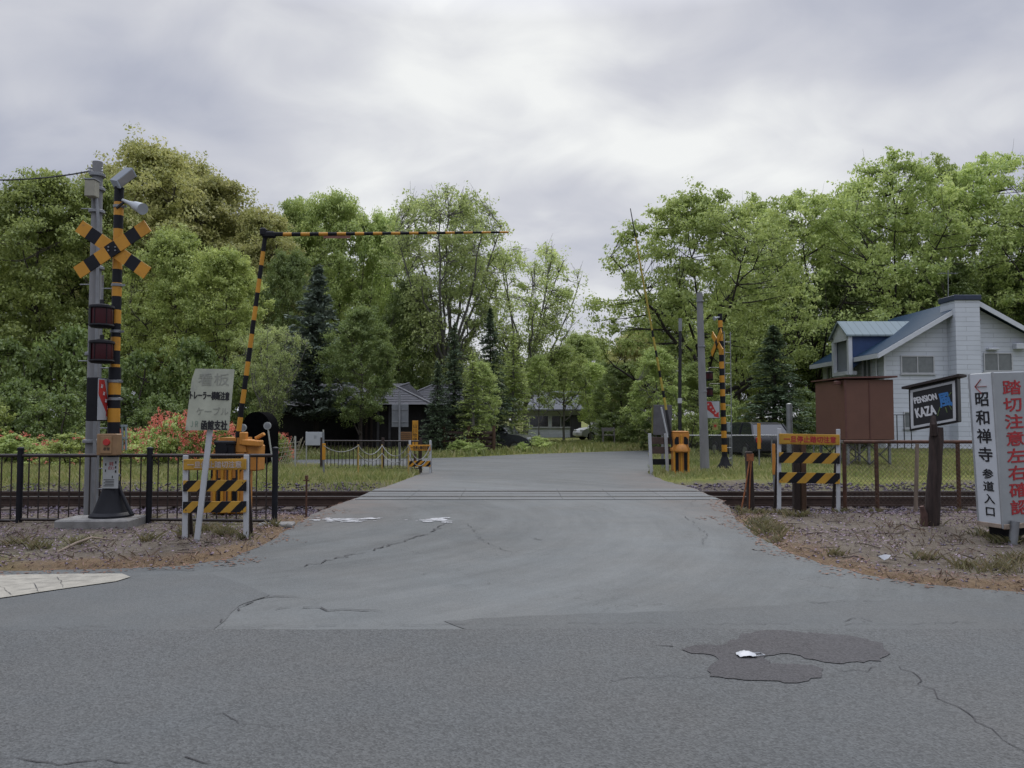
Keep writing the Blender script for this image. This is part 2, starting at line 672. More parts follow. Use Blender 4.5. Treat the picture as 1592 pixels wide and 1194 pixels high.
def make_ground():
    xs = np.unique(np.concatenate([np.array([-400, -250, -150, -90, -60, -40, -30, -24, -20, -17]), np.arange(-15, 15.01, .11), np.array([17, 20, 24, 30, 40, 60, 90, 150, 250, 400])]))
    ys = np.unique(np.concatenate([np.array([-60, -30, -14, -6, 0, 3, 5.5]), np.arange(6.2, 20, .11), np.arange(20, 32, .3), np.arange(32, 50, 1.2), np.array([55, 60, 70, 85, 110, 150, 220, 350, 600])]))
    X, Y = np.meshgrid(xs, ys)
    Z, sd = ground_height(X, Y)
    V = np.stack([X, Y, Z], -1).reshape(-1, 3)
    nx, ny = len(xs), len(ys)
    i = np.arange(nx - 1)[None, :] + nx * np.arange(ny - 1)[:, None]
    F = np.stack([i, i + 1, i + 1 + nx, i + nx], -1).reshape(-1, 4)
    m = bpy.data.materials.new('soil_and_grass')
    m.use_nodes = True
    nt = m.node_tree
    N, L = nt.nodes.new, nt.links.new
    b = nt.nodes['Principled BSDF']
    b.inputs['Roughness'].default_value = .95
    b.inputs['Specular IOR Level'].default_value = .15
    tc = N('ShaderNodeTexCoord')

    def nz(scale, det=6, ro=.65):
        n = N('ShaderNodeTexNoise')
        n.inputs['Scale'].default_value = scale
        n.inputs['Detail'].default_value = det
        n.inputs['Roughness'].default_value = ro
        L(tc.outputs['Object'], n.inputs['Vector'])
        return n.outputs[0]

    def ramp(f, cols):
        r = N('ShaderNodeValToRGB')
        e = r.color_ramp.elements
        e[0].position, e[0].color = cols[0][0], (*cols[0][1], 1)
        e[1].position, e[1].color = cols[-1][0], (*cols[-1][1], 1)
        for p, c in cols[1:-1]:
            e.new(p).color = (*c, 1)
        L(f, r.inputs[0])
        return r.outputs[0]

    def mix(f, a, c):
        x = N('ShaderNodeMix')
        x.data_type = 'RGBA'
        L(f, x.inputs['Factor'])
        L(a, x.inputs['A'])
        L(c, x.inputs['B'])
        return x.outputs['Result']
    at = N('ShaderNodeAttribute')
    at.attribute_name = 'zone'
    sp = N('ShaderNodeSeparateColor')
    L(at.outputs['Color'], sp.inputs[0])
    soil = ramp(nz(9, 8, .75), [(.3, (.05, .037, .025)), (.5, (.090, .075, .058)), (.7, (.145, .124, .098))])
    soil = mix(ramp(nz(1.1), [(.42, (0, 0, 0)), (.62, (.55, .55, .55))]), soil, ramp(nz(45), [(.3, (.10, .087, .07)), (.7, (.165, .147, .12))]))
    grass = ramp(nz(3, 6), [(.3, (.06, .075, .018)), (.5, (.10, .11, .025)), (.7, (.16, .14, .045))])
    ball = ramp(nz(22, 4, .7), [(.3, (.028, .023, .021)), (.55, (.06, .05, .045)), (.75, (.11, .095, .085))])
    lit = ramp(nz(14, 7, .7), [(.3, (.075, .05, .028)), (.5, (.135, .085, .042)), (.7, (.19, .13, .07))])
    lf = N('ShaderNodeMath')
    lf.operation = 'MULTIPLY'
    L(sp.outputs[2], lf.inputs[0])
    lf.inputs[1].default_value = .65
    c = mix(lf.outputs[0], soil, lit)
    c = mix(sp.outputs[1], c, ball)
    c = mix(sp.outputs[0], c, grass)
    L(c, b.inputs['Base Color'])
    bp = N('ShaderNodeBump')
    bp.inputs['Strength'].default_value = .8
    bp.inputs['Distance'].default_value = .03
    L(nz(30, 6, .7), bp.inputs['Height'])
    L(bp.outputs[0], b.inputs['Normal'])
    me = np_mesh('ground', V, F, m, smooth=True)
    x, y, s = X.ravel(), Y.ravel(), sd.ravel()
    nn = vnoise(x, y, .7, 21, 4)
    n3 = vnoise(x, y, 3, 33, 3)
    gr = sstep(18.1, 19.4, y + (nn - .5) * 2.2 + (n3 - .5))
    gr = np.maximum(gr, .75 * sstep(.62, .72, nn) * (y < 14) * (x < 0) * .5)
    tr = sstep(12.2, 13.8, y + (nn - .5) * 1.2) * (1 - sstep(18.0, 19.0, y + (n3 - .5)))
    lt = (1 - sstep(.15, .75, s + (n3 - .5) * .7)) * (y < 12.6) * sstep(.3, .5, nn + .08)
    at = me.color_attributes.new('zone', 'FLOAT_COLOR', 'POINT')
    at.data.foreach_set('color', np.stack([gr, tr, lt, np.ones_like(gr)], -1).astype(np.float32).ravel())
    o = bpy.data.objects.new('ground', me)
    COL.objects.link(o)
    o['kind'] = 'structure'
    return o


make_ground()


def asphalt(name, base, speck, patch, arcs=False, rough=.85, bump=.5, edge=False):
    m = bpy.data.materials.new(name)
    m.use_nodes = True
    nt = m.node_tree
    N, L = nt.nodes.new, nt.links.new
    b = nt.nodes['Principled BSDF']
    b.inputs['Roughness'].default_value = rough
    b.inputs['Specular IOR Level'].default_value = .3
    tc = N('ShaderNodeTexCoord')
    o = tc.outputs['Object']

    def nz(scale, det=4, ro=.6, vec=None, dist=0):
        n = N('ShaderNodeTexNoise')
        n.inputs['Scale'].default_value = scale
        n.inputs['Detail'].default_value = det
        n.inputs['Roughness'].default_value = ro
        n.inputs['Distortion'].default_value = dist
        L(vec or o, n.inputs['Vector'])
        return n.outputs[0]

    def ma(op, a, c=None, d=None):
        n = N('ShaderNodeMath')
        n.operation = op
        for i, v in enumerate((a, c, d)):
            if v is None:
                continue
            if isinstance(v, (int, float)):
                n.inputs[i].default_value = v
            else:
                L(v, n.inputs[i])
        return n.outputs[0]
    vor = N('ShaderNodeTexVoronoi')
    vor.inputs['Scale'].default_value = 95
    L(o, vor.inputs['Vector'])
    sc = N('ShaderNodeSeparateColor')
    L(vor.outputs['Color'], sc.inputs[0])
    fine = ma('ADD', ma('MULTIPLY', ma('SUBTRACT', sc.outputs[0], .5), speck), ma('MULTIPLY', ma('SUBTRACT', nz(38, 3, .7), .5), speck * 1.3))
    big = ma('MULTIPLY', ma('SUBTRACT', nz(.55, 5, .6), .5), patch)
    mid = ma('MULTIPLY', ma('SUBTRACT', nz(3.2, 5, .65), .5), patch * .55)
    f = ma('ADD', ma('ADD', fine, big), mid)
    if arcs:
        sp = N('ShaderNodeSeparateXYZ')
        L(o, sp.inputs[0])
        dx = ma('ADD', sp.outputs[0], 5.0)
        dy = ma('SUBTRACT', sp.outputs[1], 12.0)
        rad = ma('SQRT', ma('ADD', ma('MULTIPLY', dx, dx), ma('MULTIPLY', dy, dy)))
        ang = ma('ARCTAN2', dy, dx)
        cb = N('ShaderNodeCombineXYZ')
        L(rad, cb.inputs[0])
        L(ma('MULTIPLY', ang, .8), cb.inputs[1])
        st = nz(2.3, 6, .68, cb.outputs[0])
        ring = ma('MULTIPLY', ma('SUBTRACT', 1.0, ma('MINIMUM', ma('ABSOLUTE', ma('DIVIDE', ma('SUBTRACT', rad, 7.2), 2.6)), 1.0)), .16)
        f = ma('ADD', f, ma('ADD', ma('MULTIPLY', ma('SUBTRACT', st, .5), .95), ma('MULTIPLY', ring, 2.0)))
    f = ma('ADD', f, 1.0)
    hue = N('ShaderNodeMix')
    hue.data_type = 'RGBA'
    L(nz(.9, 3), hue.inputs['Factor'])
    hue.inputs['A'].default_value = (base[0] * 1.06, base[1], base[2] * .96, 1)
    hue.inputs['B'].default_value = (base[0] * .95, base[1], base[2] * 1.05, 1)
    vm = N('ShaderNodeVectorMath')
    vm.operation = 'SCALE'
    L(hue.outputs['Result'], vm.inputs[0])
    L(f, vm.inputs['Scale'])
    col = vm.outputs[0]
    if arcs:
        wv = N('ShaderNodeVectorMath')
        wv.operation = 'ADD'
        L(o, wv.inputs[0])
        wn = N('ShaderNodeTexNoise')
        wn.inputs['Scale'].default_value = 2.5
        wn.inputs['Detail'].default_value = 5
        L(o, wn.inputs['Vector'])
        L(wn.outputs['Color'], wv.inputs[1])
        cv = N('ShaderNodeTexVoronoi')
        cv.feature = 'DISTANCE_TO_EDGE'
        cv.inputs['Scale'].default_value = 1.9
        L(wv.outputs[0], cv.inputs['Vector'])
        line = ma('SUBTRACT', 1.0, ma('MINIMUM', ma('DIVIDE', cv.outputs['Distance'], .016), 1.0))
        zone = ma('MINIMUM', ma('MAXIMUM', ma('MULTIPLY', ma('SUBTRACT', nz(.42, 3, .6), .50), 9.0), 0.0), 1.0)
        stn = ma('MINIMUM', ma('MAXIMUM', ma('MULTIPLY', ma('SUBTRACT', nz(1.15, 4, .6), .63), 8.0), 0.0), 1.0)
        dk = ma('SUBTRACT', 1.0, ma('ADD', ma('MULTIPLY', ma('MULTIPLY', line, zone), .42), ma('MULTIPLY', stn, .16)))
        vm2 = N('ShaderNodeVectorMath')
        vm2.operation = 'SCALE'
        L(col, vm2.inputs[0])
        L(dk, vm2.inputs['Scale'])
        col = vm2.outputs[0]
        # sand washed on to the edges of the side road near the rails
        def cl(v):
            n = N('ShaderNodeClamp')
            L(v, n.inputs[0])
            return n.outputs[0]
        yb = ma('MULTIPLY', cl(ma('DIVIDE', ma('SUBTRACT', sp.outputs[1], 10.5), 2.5)), cl(ma('DIVIDE', ma('SUBTRACT', 24.0, sp.outputs[1]), 3.0)))
        left = cl(ma('DIVIDE', ma('SUBTRACT', -1.5, sp.outputs[0]), 1.5))
        right = cl(ma('DIVIDE', ma('SUBTRACT', sp.outputs[0], 2.3), 1.5))
        msk = cl(ma('MULTIPLY', ma('MULTIPLY', ma('ADD', left, right), yb), ma('ADD', ma('MULTIPLY', nz(1.6, 6, .7), 2.2), -.55)))
        dm = N('ShaderNodeMix')
        dm.data_type = 'RGBA'
        L(ma('MULTIPLY', msk, .75), dm.inputs['Factor'])
        L(col, dm.inputs['A'])
        dm.inputs['B'].default_value = (.115, .09, .075, 1)
        col = dm.outputs['Result']
    L(col, b.inputs['Base Color'])
    bp = N('ShaderNodeBump')
    bp.inputs['Strength'].default_value = bump
    bp.inputs['Distance'].default_value = .004
    L(vor.outputs['Distance'], bp.inputs['Height'])
    L(bp.outputs[0], b.inputs['Normal'])
    return m


asph_old = asphalt('worn_asphalt', (.077, .082, .080), .28, .62, arcs=True, bump=.4)
asph_new = asphalt('coarse_asphalt', (.069, .0725, .0712), .6, .34, bump=1.0)
asph_patch = asphalt('patch_asphalt', (.049, .0475, .0485), .6, .45, bump=1.0)
asph_dark = asphalt('flush_asphalt', (.074, .0785, .077), .32, .45, bump=.4)
crack_m = pm('crack_tar', (.05, .05, .052), .9, var=.3)
conc_strip = asphalt('crossing_concrete', (.098, .103, .102), .3, .6, bump=.3)
paint_m = pm('worn_road_paint', (.50, .51, .52), .85, var=.15, scale=20, stain=(.15, .152, .155), samt=.52, sscale=16)
paver_m = pm('pale_paving', (.36, .34, .285), .9, var=.16, scale=8, stain=(.27, .25, .21), samt=.42, sscale=3, bump=.3)


def flat(poly, z, name, mat, thick=0.0, kind='structure'):
    bm = bmesh.new()
    vs = [bm.verts.new((p[0], p[1], z)) for p in poly]
    f = bm.faces.new(vs)
    if f.normal.z < 0:
        f.normal_flip()
    if thick:
        low = [bm.verts.new((p[0], p[1], z - thick)) for p in poly]
        n = len(poly)
        for i in range(n):
            bm.faces.new((vs[i], vs[(i + 1) % n], low[(i + 1) % n], low[i]))
    bmesh.ops.recalc_face_normals(bm, faces=bm.faces)
    bm.normal_update()
    if f.normal.z < 0:
        bmesh.ops.reverse_faces(bm, faces=bm.faces)
    bmesh.ops.triangulate(bm, faces=[x for x in bm.faces if len(x.verts) > 4])
    me = bpy.data.meshes.new(name)
    bm.to_mesh(me)
    bm.free()
    me.materials.append(mat)
    o = bpy.data.objects.new(name, me)
    COL.objects.link(o)
    if kind:
        o['kind'] = kind
    return o


flat(APPROACH, 0.0, 'approach_road', asph_old, .28)
flat([(60, -14), (60, SEAM + .02)] + [(60 - 120 * i / 240, SEAM + .02 + random.uniform(-.02, .02)) for i in range(1, 240)] + [(-60, SEAM + .02), (-60, -14)], .006, 'cross_road', asph_new, .006)


def blob(px, z, name, mat, amp=.03, seed=1, step=.12):
    pts = [tuple(G(*p))[:2] for p in px]
    return flat(wobble(pts + [pts[0]], amp, step, seed)[:-1], z, name, mat)


# darker flush surface where the side roads meet, a light and a dark tongue of worn asphalt
blob([(0, 990), (320, 990), (336, 976), (372, 942), (420, 925), (330, 893), (210, 900), (120, 915), (0, 932), (-300, 950), (-300, 990)], .004, 'asphalt_apron', asph_dark, .02, 3)
blob([(690, 966), (760, 990), (1000, 990), (1300, 990), (1592, 990), (1900, 990), (1900, 955), (1592, 938), (1380, 934), (1190, 942), (1060, 950), (820, 958)], .004, 'asphalt_band', asph_dark, .02, 4)
blob([(1060, 1012), (1085, 1005), (1130, 1004), (1150, 990), (1185, 982), (1240, 984), (1320, 990), (1372, 1002), (1384, 1018), (1370, 1030), (1310, 1034), (1268, 1028), (1225, 1018), (1190, 1022), (1195, 1034), (1262, 1036),
      (1280, 1042), (1276, 1056), (1240, 1064), (1160, 1060), (1103, 1054), (1106, 1036), (1118, 1028), (1105, 1020), (1075, 1018)], .011, 'asphalt_patch', asph_patch, .022, 5, .05)


def crack(px, w, name='road_crack', z=.0105, seed=0, jit=.05):
    rg = random.Random(seed)
    pts = [G(*p) for p in px]
    path = []
    for i in range(len(pts) - 1):
        L_ = (pts[i + 1] - pts[i]).length
        n = max(2, int(L_ / .07))
        for k in range(n):
            q = pts[i].lerp(pts[i + 1], k / n)
            path.append(q + Vector((rg.gauss(0, jit * .5), rg.gauss(0, jit * .5), 0)))
    path.append(pts[-1])
    V, F = [], []
    gap, on = [], False
    for i in range(len(path)):
        if rg.random() < (.30 if on else .10):
            on = not on
        gap.append(on and name == 'road_crack')
    for i, p in enumerate(path):
        d = (path[min(i + 1, len(path) - 1)] - path[max(0, i - 1)]).normalized()
        s = Vector((-d.y, d.x, 0)) * w * .55 * rg.uniform(.12, .9) * (1 - abs(2 * i / max(1, len(path) - 1) - 1) ** 6)
        V += [(p.x + s.x, p.y + s.y, z), (p.x - s.x, p.y - s.y, z)]
        if i and not gap[i]:
            b = 2 * i
            F.append((b - 2, b - 1, b + 1, b))
    me = bpy.data.meshes.new(name)
    me.from_pydata(V, [], F)
    me.materials.append(crack_m)
    o = bpy.data.objects.new(name, me)
    COL.objects.link(o)
    o['kind'] = 'structure'


for i, (px, w) in enumerate([
    ([(430, 891), (500, 874), (580, 856), (640, 838), (680, 822), (694, 812)], .035),
    ([(338, 972), (372, 950), (390, 934), (425, 928), (470, 930)], .03),
    ([(415, 950), (450, 944), (490, 945), (540, 949), (600, 952)], .022),
    ([(-100, 976), (120, 976), (420, 975), (700, 972), (1000, 970), (1300, 972), (1592, 969), (1800, 970)], .007),
    ([(800, 862), (770, 850), (745, 838), (735, 822), (720, 812)], .012),
    ([(620, 830), (660, 832), (690, 828)], .012),
    ([(820, 835), (850, 842), (868, 838)], .02),
    ([(1390, 1030), (1440, 1068), (1500, 1110), (1560, 1150), (1600, 1180)], .01),
    ([(0, 1188), (200, 1190), (330, 1191)], .012),
    ([(318, 1112), (400, 1130), (470, 1128)], .008),
    ([(745, 1180), (748, 1160), (752, 1194)], .008),
    ([(1020, 1005), (1060, 1006), (1075, 1014)], .02),
    ([(1220, 938), (1300, 937), (1400, 936)], .01),
    ([(940, 1058), (1030, 1055), (1100, 1054)], .008),
    ([(1290, 1040), (1330, 1045), (1392, 1040)], .008),
    ([(1310, 968), (1330, 960), (1350, 972)], .01),
    ([(245, 886), (290, 888), (330, 886)], .03),
    ([(640, 890), (655, 893), (665, 893)], .03),
    ([(560, 800), (600, 796), (650, 788), (690, 772)], .01),
    ([(1085, 770), (1060, 800), (1100, 830), (1090, 855)], .01),
    ([(820, 900), (770, 908), (700, 912)], .01),
]):
    crack(px, w, seed=i)

# worn stop line: broken white flakes
rgf = random.Random(31)
mbf = MB()
for px0, px1, n, dens in ((489, 590, 46, 1.0), (657, 694, 16, 1.3), (592, 655, 5, .5)):
    for k in range(n):
        g = G(rgf.uniform(px0, px1), rgf.triangular(804.5, 813, 808))
        rr = rgf.uniform(.02, .09) * dens
        m_ = rgf.randint(5, 8)
        ring = [(g.x + rr * 1.6 * rgf.uniform(.5, 1) * math.cos(2 * math.pi * q / m_), g.y + rr * .8 * rgf.uniform(.5, 1) * math.sin(2 * math.pi * q / m_), .008 + k * .00004) for q in range(m_)]
        mbf.add(ring, [tuple(range(m_))])
o = mbf.build('road_marking', paint_m, smooth=False)
o['kind'] = 'structure'

blob([(-420, 905), (-420, 990), (0, 931), (60, 922), (130, 912), (180, 905), (203, 898), (190, 893), (120, 893), (0, 895)], .009, 'paved_forecourt', paver_m, .008, 9, .15)
for i, px in enumerate([[(0, 912), (60, 908), (150, 903)], [(20, 921), (80, 913)], [(60, 922), (52, 908)], [(100, 916), (88, 897)], [(20, 928), (-10, 905)], [(0, 903), (120, 899), (180, 897)]]):
    crack(px, .008, 'paving_joint', z=.0125, seed=50 + i, jit=.01)

# ------------------------------------------------------------------ railway
TR_L, TR_F = 15.48, 16.62
GAP_L, GAP_R = -3.14, 4.12


def railway():
    t = thing('railway_track', 'single rusty railway track crossing the road on dark sleepers', 'railway track', (0, 16, -.2))
    for y in (TR_L, TR_F):
        mb = MB()
        for x0, x1 in ((-40, 40),):
            mb.box((0, y, -.165), (80, .125, .03), 0)
            mb.box((0, y, -.09), (80, .02, .12), 0)
            mb.box((0, y, -.012), (80, .066, .045), 0)
            mb.box((0, y, .0125), (80, .05, .004), 1)
        mb.build('rail', [rail_m, rail_top], t, smooth=False)
    k = -15.0
    rg = random.Random(4)
    while k < 16:
        if not (GAP_L - .3 < k < GAP_R + .2):
            MB().box((k, 16.05, -.245), (.2, 2.1, .13), 0, rz(rg.uniform(-.02, .02)), .012).build('sleeper', sleeper_m, t)
        k += .62
    return t


railway()
# crossing surface: concrete strips beside and between the rails
cr = thing('crossing_deck', 'flat concrete strips filling between the rails on the road', 'crossing deck', (0.5, 16, 0))
for y0, y1 in ((14.95, 15.40), (15.60, 16.03), (16.07, 16.50), (16.74, 17.2)):
    mb = MB()
    x = GAP_L + .06
    while x < GAP_R - .1:
        x1 = min(x + 1.02, GAP_R - .05)
        mb.box(((x + x1) / 2, (y0 + y1) / 2, -.012), (x1 - x - .008, y1 - y0, .045))
        x += 1.02
    mb.build('deck_panel', conc_strip, cr, smooth=False)

# ================================================================== LEFT SIDE OBJECTS
def band_pole(mb, x, y, z0, z1, r0, r1, band, start=0, lean=(0, 0), n=18):
    z, k = z1, start
    while z > z0 + 1e-4:
        zn = max(z0, z - band)
        f = lambda zz: Vector((x + lean[0] * (zz - z0), y + lean[1] * (zz - z0), zz))
        t0, t1 = (zn - z0) / (z1 - z0), (z - z0) / (z1 - z0)
        mb.cyl(f(zn), f(z), r0 + (r1 - r0) * t0, r0 + (r1 - r0) * t1, n, k % 2, cap=True)
        z = zn
        k += 1


def striped_board(mb, c, rot, L_, w, t, bands):
    """board along local X in bands [(length, material index)...] centred on c"""
    x = -L_ / 2
    c = Vector(c)
    for ln, mi in bands:
        mb.box(c + rot @ Vector((x + ln / 2, 0, 0)), (ln, t, w), mi, rot)
        x += ln


def warning_lamp(c, parent, r=.15, h=.24, arm_to=None, shade=True):
    c = Vector(c)
    lp = MB().lathe(c, [(r * .98, -h / 2), (r, -h / 2 + .02), (r, h / 2 - .02), (r * .98, h / 2)], 24).build('warning_lamp', lens_red, parent)
    mb = MB()
    mb.lathe(c + Vector((0, 0, h / 2)), [(r * 1.1, -.012), (r * 1.14, .0), (r * 1.1, .03), (r * .5, .055), (.03, .06)], 24)
    mb.lathe(c + Vector((0, 0, -h / 2)), [(.04, -.05), (r * .9, -.04), (r * 1.12, -.01), (r * 1.08, .01)], 24)
    for k in range(6):
        a = k * math.pi / 3 + .4
        q = c + Vector((math.cos(a), math.sin(a), 0)) * (r * 1.02)
        mb.cyl(q - Vector((0, 0, h / 2)), q + Vector((0, 0, h / 2)), .006, n=6)
    if shade:
        # black side hood on the far-left quarter
        vs, fs = [], []
        for k in range(7):
            a = math.pi * (.72 + .62 * k / 6)
            for rr in (r * 1.05, r * 1.1):
                for zz in (-h / 2, h / 2):
                    vs.append(c + Vector((math.cos(a) * rr, math.sin(a) * rr, zz)))
        for k in range(6):
            b = 4 * k
            fs += [(b, b + 1, b + 5, b + 4), (b + 2, b + 3, b + 7, b + 6), (b + 1, b + 3, b + 7, b + 5), (b, b + 2, b + 6, b + 4)]
        fs += [(0, 1, 3, 2), (24, 25, 27, 26)]
        mb.add(vs, fs)
    mb.build('lamp_cage', black, lp)
    if arm_to is not None:
        a = Vector(arm_to)
        MB().tube([a, a.lerp(c, .5) + Vector((0, 0, .02)), c + Vector((0, 0, h / 2 + .055))], .018, 8).cyl(c + Vector((0, 0, h / 2 + .04)), c + Vector((0, 0, h / 2 + .12)), .03, n=10).build('lamp_bracket', dark_metal, lp)
    return lp


def direction_box(c, yaw, w, h, parent):
    c = Vector(c)
    q = rz(yaw)
    b = MB().box(c, (w, .16, h), 0, q, .012).build('direction_indicator', black, parent)
    f = c + q @ Vector((0, -.082, 0))
    face = MB().box(f, (w * .94, .008, h * .95), 0, q).build('indicator_face', sign_white, b)
    f2 = c + q @ Vector((0, -.088, 0))
    fm = lambda x, z, o=0: f2 + q @ Vector((x * w, o, z * h))
    poly = [(-.44, .45), (-.05, .45), (.28, -.18), (.42, -.12), (.42, -.45), (.10, -.38), (.12, -.30), (-.44, .10)]
    MB().prism([fm(a, z) for a, z in poly], q @ Vector((0, .006, 0))).build('red_arrow', red_paint, b)
    for k in range(4):
        mb = MB()
        a, z = -.24 + .155 * k, .30 - .165 * k
        for (da, dz, ww, hh) in ((-.035, .0, .02, .08), (.035, .0, .02, .08), (0, .025, .1, .018), (0, -.03, .07, .018)):
            mb.box(fm(a + da, z + dz, -.004), (ww * w, .004, hh * h), 0, q @ ry(.35))
        mb.build('arrow_mark', white_letter, b)
    return b


def ladder(x, y, z0, z1, w, parent, step=.3, lean=0.0, rot=0.0):
    mb = MB()
    q = rz(rot)
    for s in (-1, 1):
        o = q @ Vector((s * w / 2, 0, 0))
        mb.bar(Vector((x, y, z0)) + o, Vector((x, y, z1)) + o, .03, .012)
    z = z0 + .25
    while z < z1:
        a = q @ Vector((w / 2, 0, 0))
        mb.cyl(Vector((x, y, z)) - a, Vector((x, y, z)) + a, .009, n=8)
        z += step
    return mb.build('ladder', grey_metal, parent)


def signal_left():
    x, y = -5.87, 11.2
    t = thing('crossing_signal', 'tall striped railway crossing signal with black cone foot beside concrete pole', 'crossing signal', (x, y, .12))
    # concrete footing
    MB().box((x - .08, y - .12, .03), (1.02, .62, .26), 0, rz(.03), .02).build('footing', pad_conc, t)
    mb = MB()
    band_pole(mb, x, y, .6, 2.35, .084, .084, .202, 1)
    band_pole(mb, x, y, 2.35, 5.02, .066, .066, .202, 1)
    mb.lathe((x, y, 5.02), [(.07, 0), (.07, .02), (.03, .05)], 16, 1)
    pole = mb.build('pole', [yellow, navy], t)
    mb = MB()
    mb.lathe((x, y, .16), [(.30, 0), (.30, .03), (.285, .045), (.25, .07), (.17, .27), (.115, .46), (.11, .5)], 24)
    for k in range(4):
        a = k * math.pi / 2 + .5
        mb.prism([Vector((x, y, .19)) + rz(a) @ Vector(q) for q in ((.26, -.012, 0), (.11, -.012, .42), (.11, -.012, 0))], rz(a) @ Vector((0, .024, 0)))
    mb.lathe((x, y, .62), [(.1, 0), (.105, .01), (.105, .05), (.1, .06)], 18)
    mb.build('base', navy, t)
    mb = MB()
    for zz, r in ((.74, .1), (2.12, .094), (1.86, .094), (2.86, .078), (3.55, .078), (4.18, .078), (4.73, .078)):
        mb = MB().lathe((x, y, zz), [(r - .008, 0), (r, .004), (r, .04), (r - .008, .044)], 18)
        mb.box((x + .1, y - .02, zz + .02), (.06, .02, .03))
        mb.build('clamp', grey_metal, t)
    # cross of two boards
    c = P(176, 388, y - .12)
    bands = [(.175, 0), (.18, 1), (.18, 0), (.17, 1), (.18, 0), (.18, 1), (.175, 0)]
    b2 = [(.175, 0), (.18, 1), (.265, 0), (.265, 0), (.18, 1), (.175, 0)]
    for sgn, dy, bb in ((1, 0, b2), (-1, -.022, bands)):
        mb = MB()
        striped_board(mb, c + Vector((0, dy, 0)), ry(R(34.5) * sgn), 1.24, .195, .018, bb)
        mb.build('crossbuck_board', [yellow, navy], t)
    mb = MB()
    for dx in (-.05, .05):
        for dz in (-.02, .03):
            mb.cyl(c + Vector((dx, -.03, dz)), c + Vector((dx, -.045, dz)), .012, n=8)
    mb.box(c + Vector((0, .05, 0)), (.12, .08, .1))
    mb.build('bolt', grey_metal, t)
    # floodlight on top
    c = P(188, 273, y)
    quad = [P(181, 281, y - .12), P(206, 261, y - .02), P(213, 274, y - .06), P(187, 293, y - .16)]
    back = Vector((-.21, .2, .08))
    mb = MB()
    mid = sum(quad, Vector()) / 4
    rear = [mid + (p - mid) * .98 + back for p in quad]
    mb.add(quad + rear, [(0, 1, 2, 3), (7, 6, 5, 4), (0, 4, 5, 1), (1, 5, 6, 2), (2, 6, 7, 3), (3, 7, 4, 0)])
    lamp = mb.build('floodlight', lamp_grey, t)
    MB().prism([mid + (p - mid) * .86 - back * .02 for p in quad], back * -.04).build('lamp_lens', lamp_glass, lamp)
    c = mid + back * .6 - Vector((0, 0, .05))
    MB().tube([(x, y, 4.98), (x, y, 5.1), c], .03, 10).build('lamp_arm', dark_metal, lamp)
    # horn
    c0, c1 = P(191, 311, y - .06), P(222, 325, y - .3)
    d = (c1 - c0).normalized()
    hn = MB().tube([c0, c0 + d * .1, c0 + d * .17, c0 + d * .27, c0 + d * .33, c1], [.022, .026, .03, .045, .065, .085], 18).build('horn_speaker', horn_m, t)
    MB().bar((x, y - .06, 4.71), c0 + d * .06, .03, .03).build('horn_bracket', dark_metal, hn)
    # two all-round lamps
    for py, pya in ((492, 476), (547, 534)):
        warning_lamp(P(158, py, y - .2), t, .152, .25, Vector((x, y - .02, P(180, pya, y).z)))
    direction_box(P(159, 621, y - .12) + Vector((-.05, 0, 0)), R(91), .40, .63, t)
    # emergency push button box
    c = P(170, 691, y - .19)
    eb = MB().box(c, (.29, .16, .31), 0, None, .012).build('emergency_button_box', tan, t)
    MB().box(c + Vector((0, -.086, 0)), (.16, .012, .25), 0, None, .004).build('box_cover', pm('box_cover_tan', (.33, .2, .1), .5, var=.1), eb)
    MB().cyl(c + Vector((.01, -.09, .035)), c + Vector((.01, -.115, .035)), .05, .045, 20).build('push_button', red_paint, eb)
    text('非常', .05, frame(c + Vector((.01, -.095, -.06)), (1, 0, 0), (0, 0, 1)), blk_letter, eb)
    # notice
    c = P(172, 735, y - .14)
    nb = MB().box(c, (.225, .012, .45)).build('notice_plate', offwhite, t)
    mb = MB()
    for k, (w_, xx, zz) in enumerate([(.016, -.07, .12), (.014, -.072, .03), (.02, .075, .15), (.016, .075, .08), (.02, .075, .02), (.012, .03, -.06)]):
        mb.box(c + Vector((xx, -.0075, zz)), (w_, .003, .035))
    for k in range(5):
        mb.box(c + Vector((-.02 + .01 * (k % 2), -.0075, -.1 - k * .022)), (.15 - .02 * (k % 2), .003, .008))
    mb.build('notice_text', blk_letter, nb)
    text('非常\nボタン', .062, frame(c + Vector((.01, -.0075, .1)), (1, 0, 0), (0, 0, 1)), red_letter, nb, sx=.5, line=1.0)
    # ladder behind, cable duct, cable
    ladder(x - .2, y + .16, .3, 3.75, .2, t, .3)
    MB().tube([(x + .1, y - .02, .62), (x + .17, y - .05, .5), (x + .28, y - .1, .33), (x + .36, y - .12, .2)], [.02, .024, .026, .03], 8).build('cable', navy, t)
    mb = MB()
    for px in (190, 196):
        mb.bar(P(px, 662, y + .05), P(px, 700, y + .05), .02, .03)
    mb.bar(P(187, 662, y + .05), P(198, 662, y + .05), .02, .03)
    mb.bar(P(184, 681, y + .03), P(198, 681, y + .05), .02, .03)
    mb.build('cable_bracket', pm('pale_teal_metal', (.30, .37, .38), .5, var=.1), t)
    return t


signal_left()


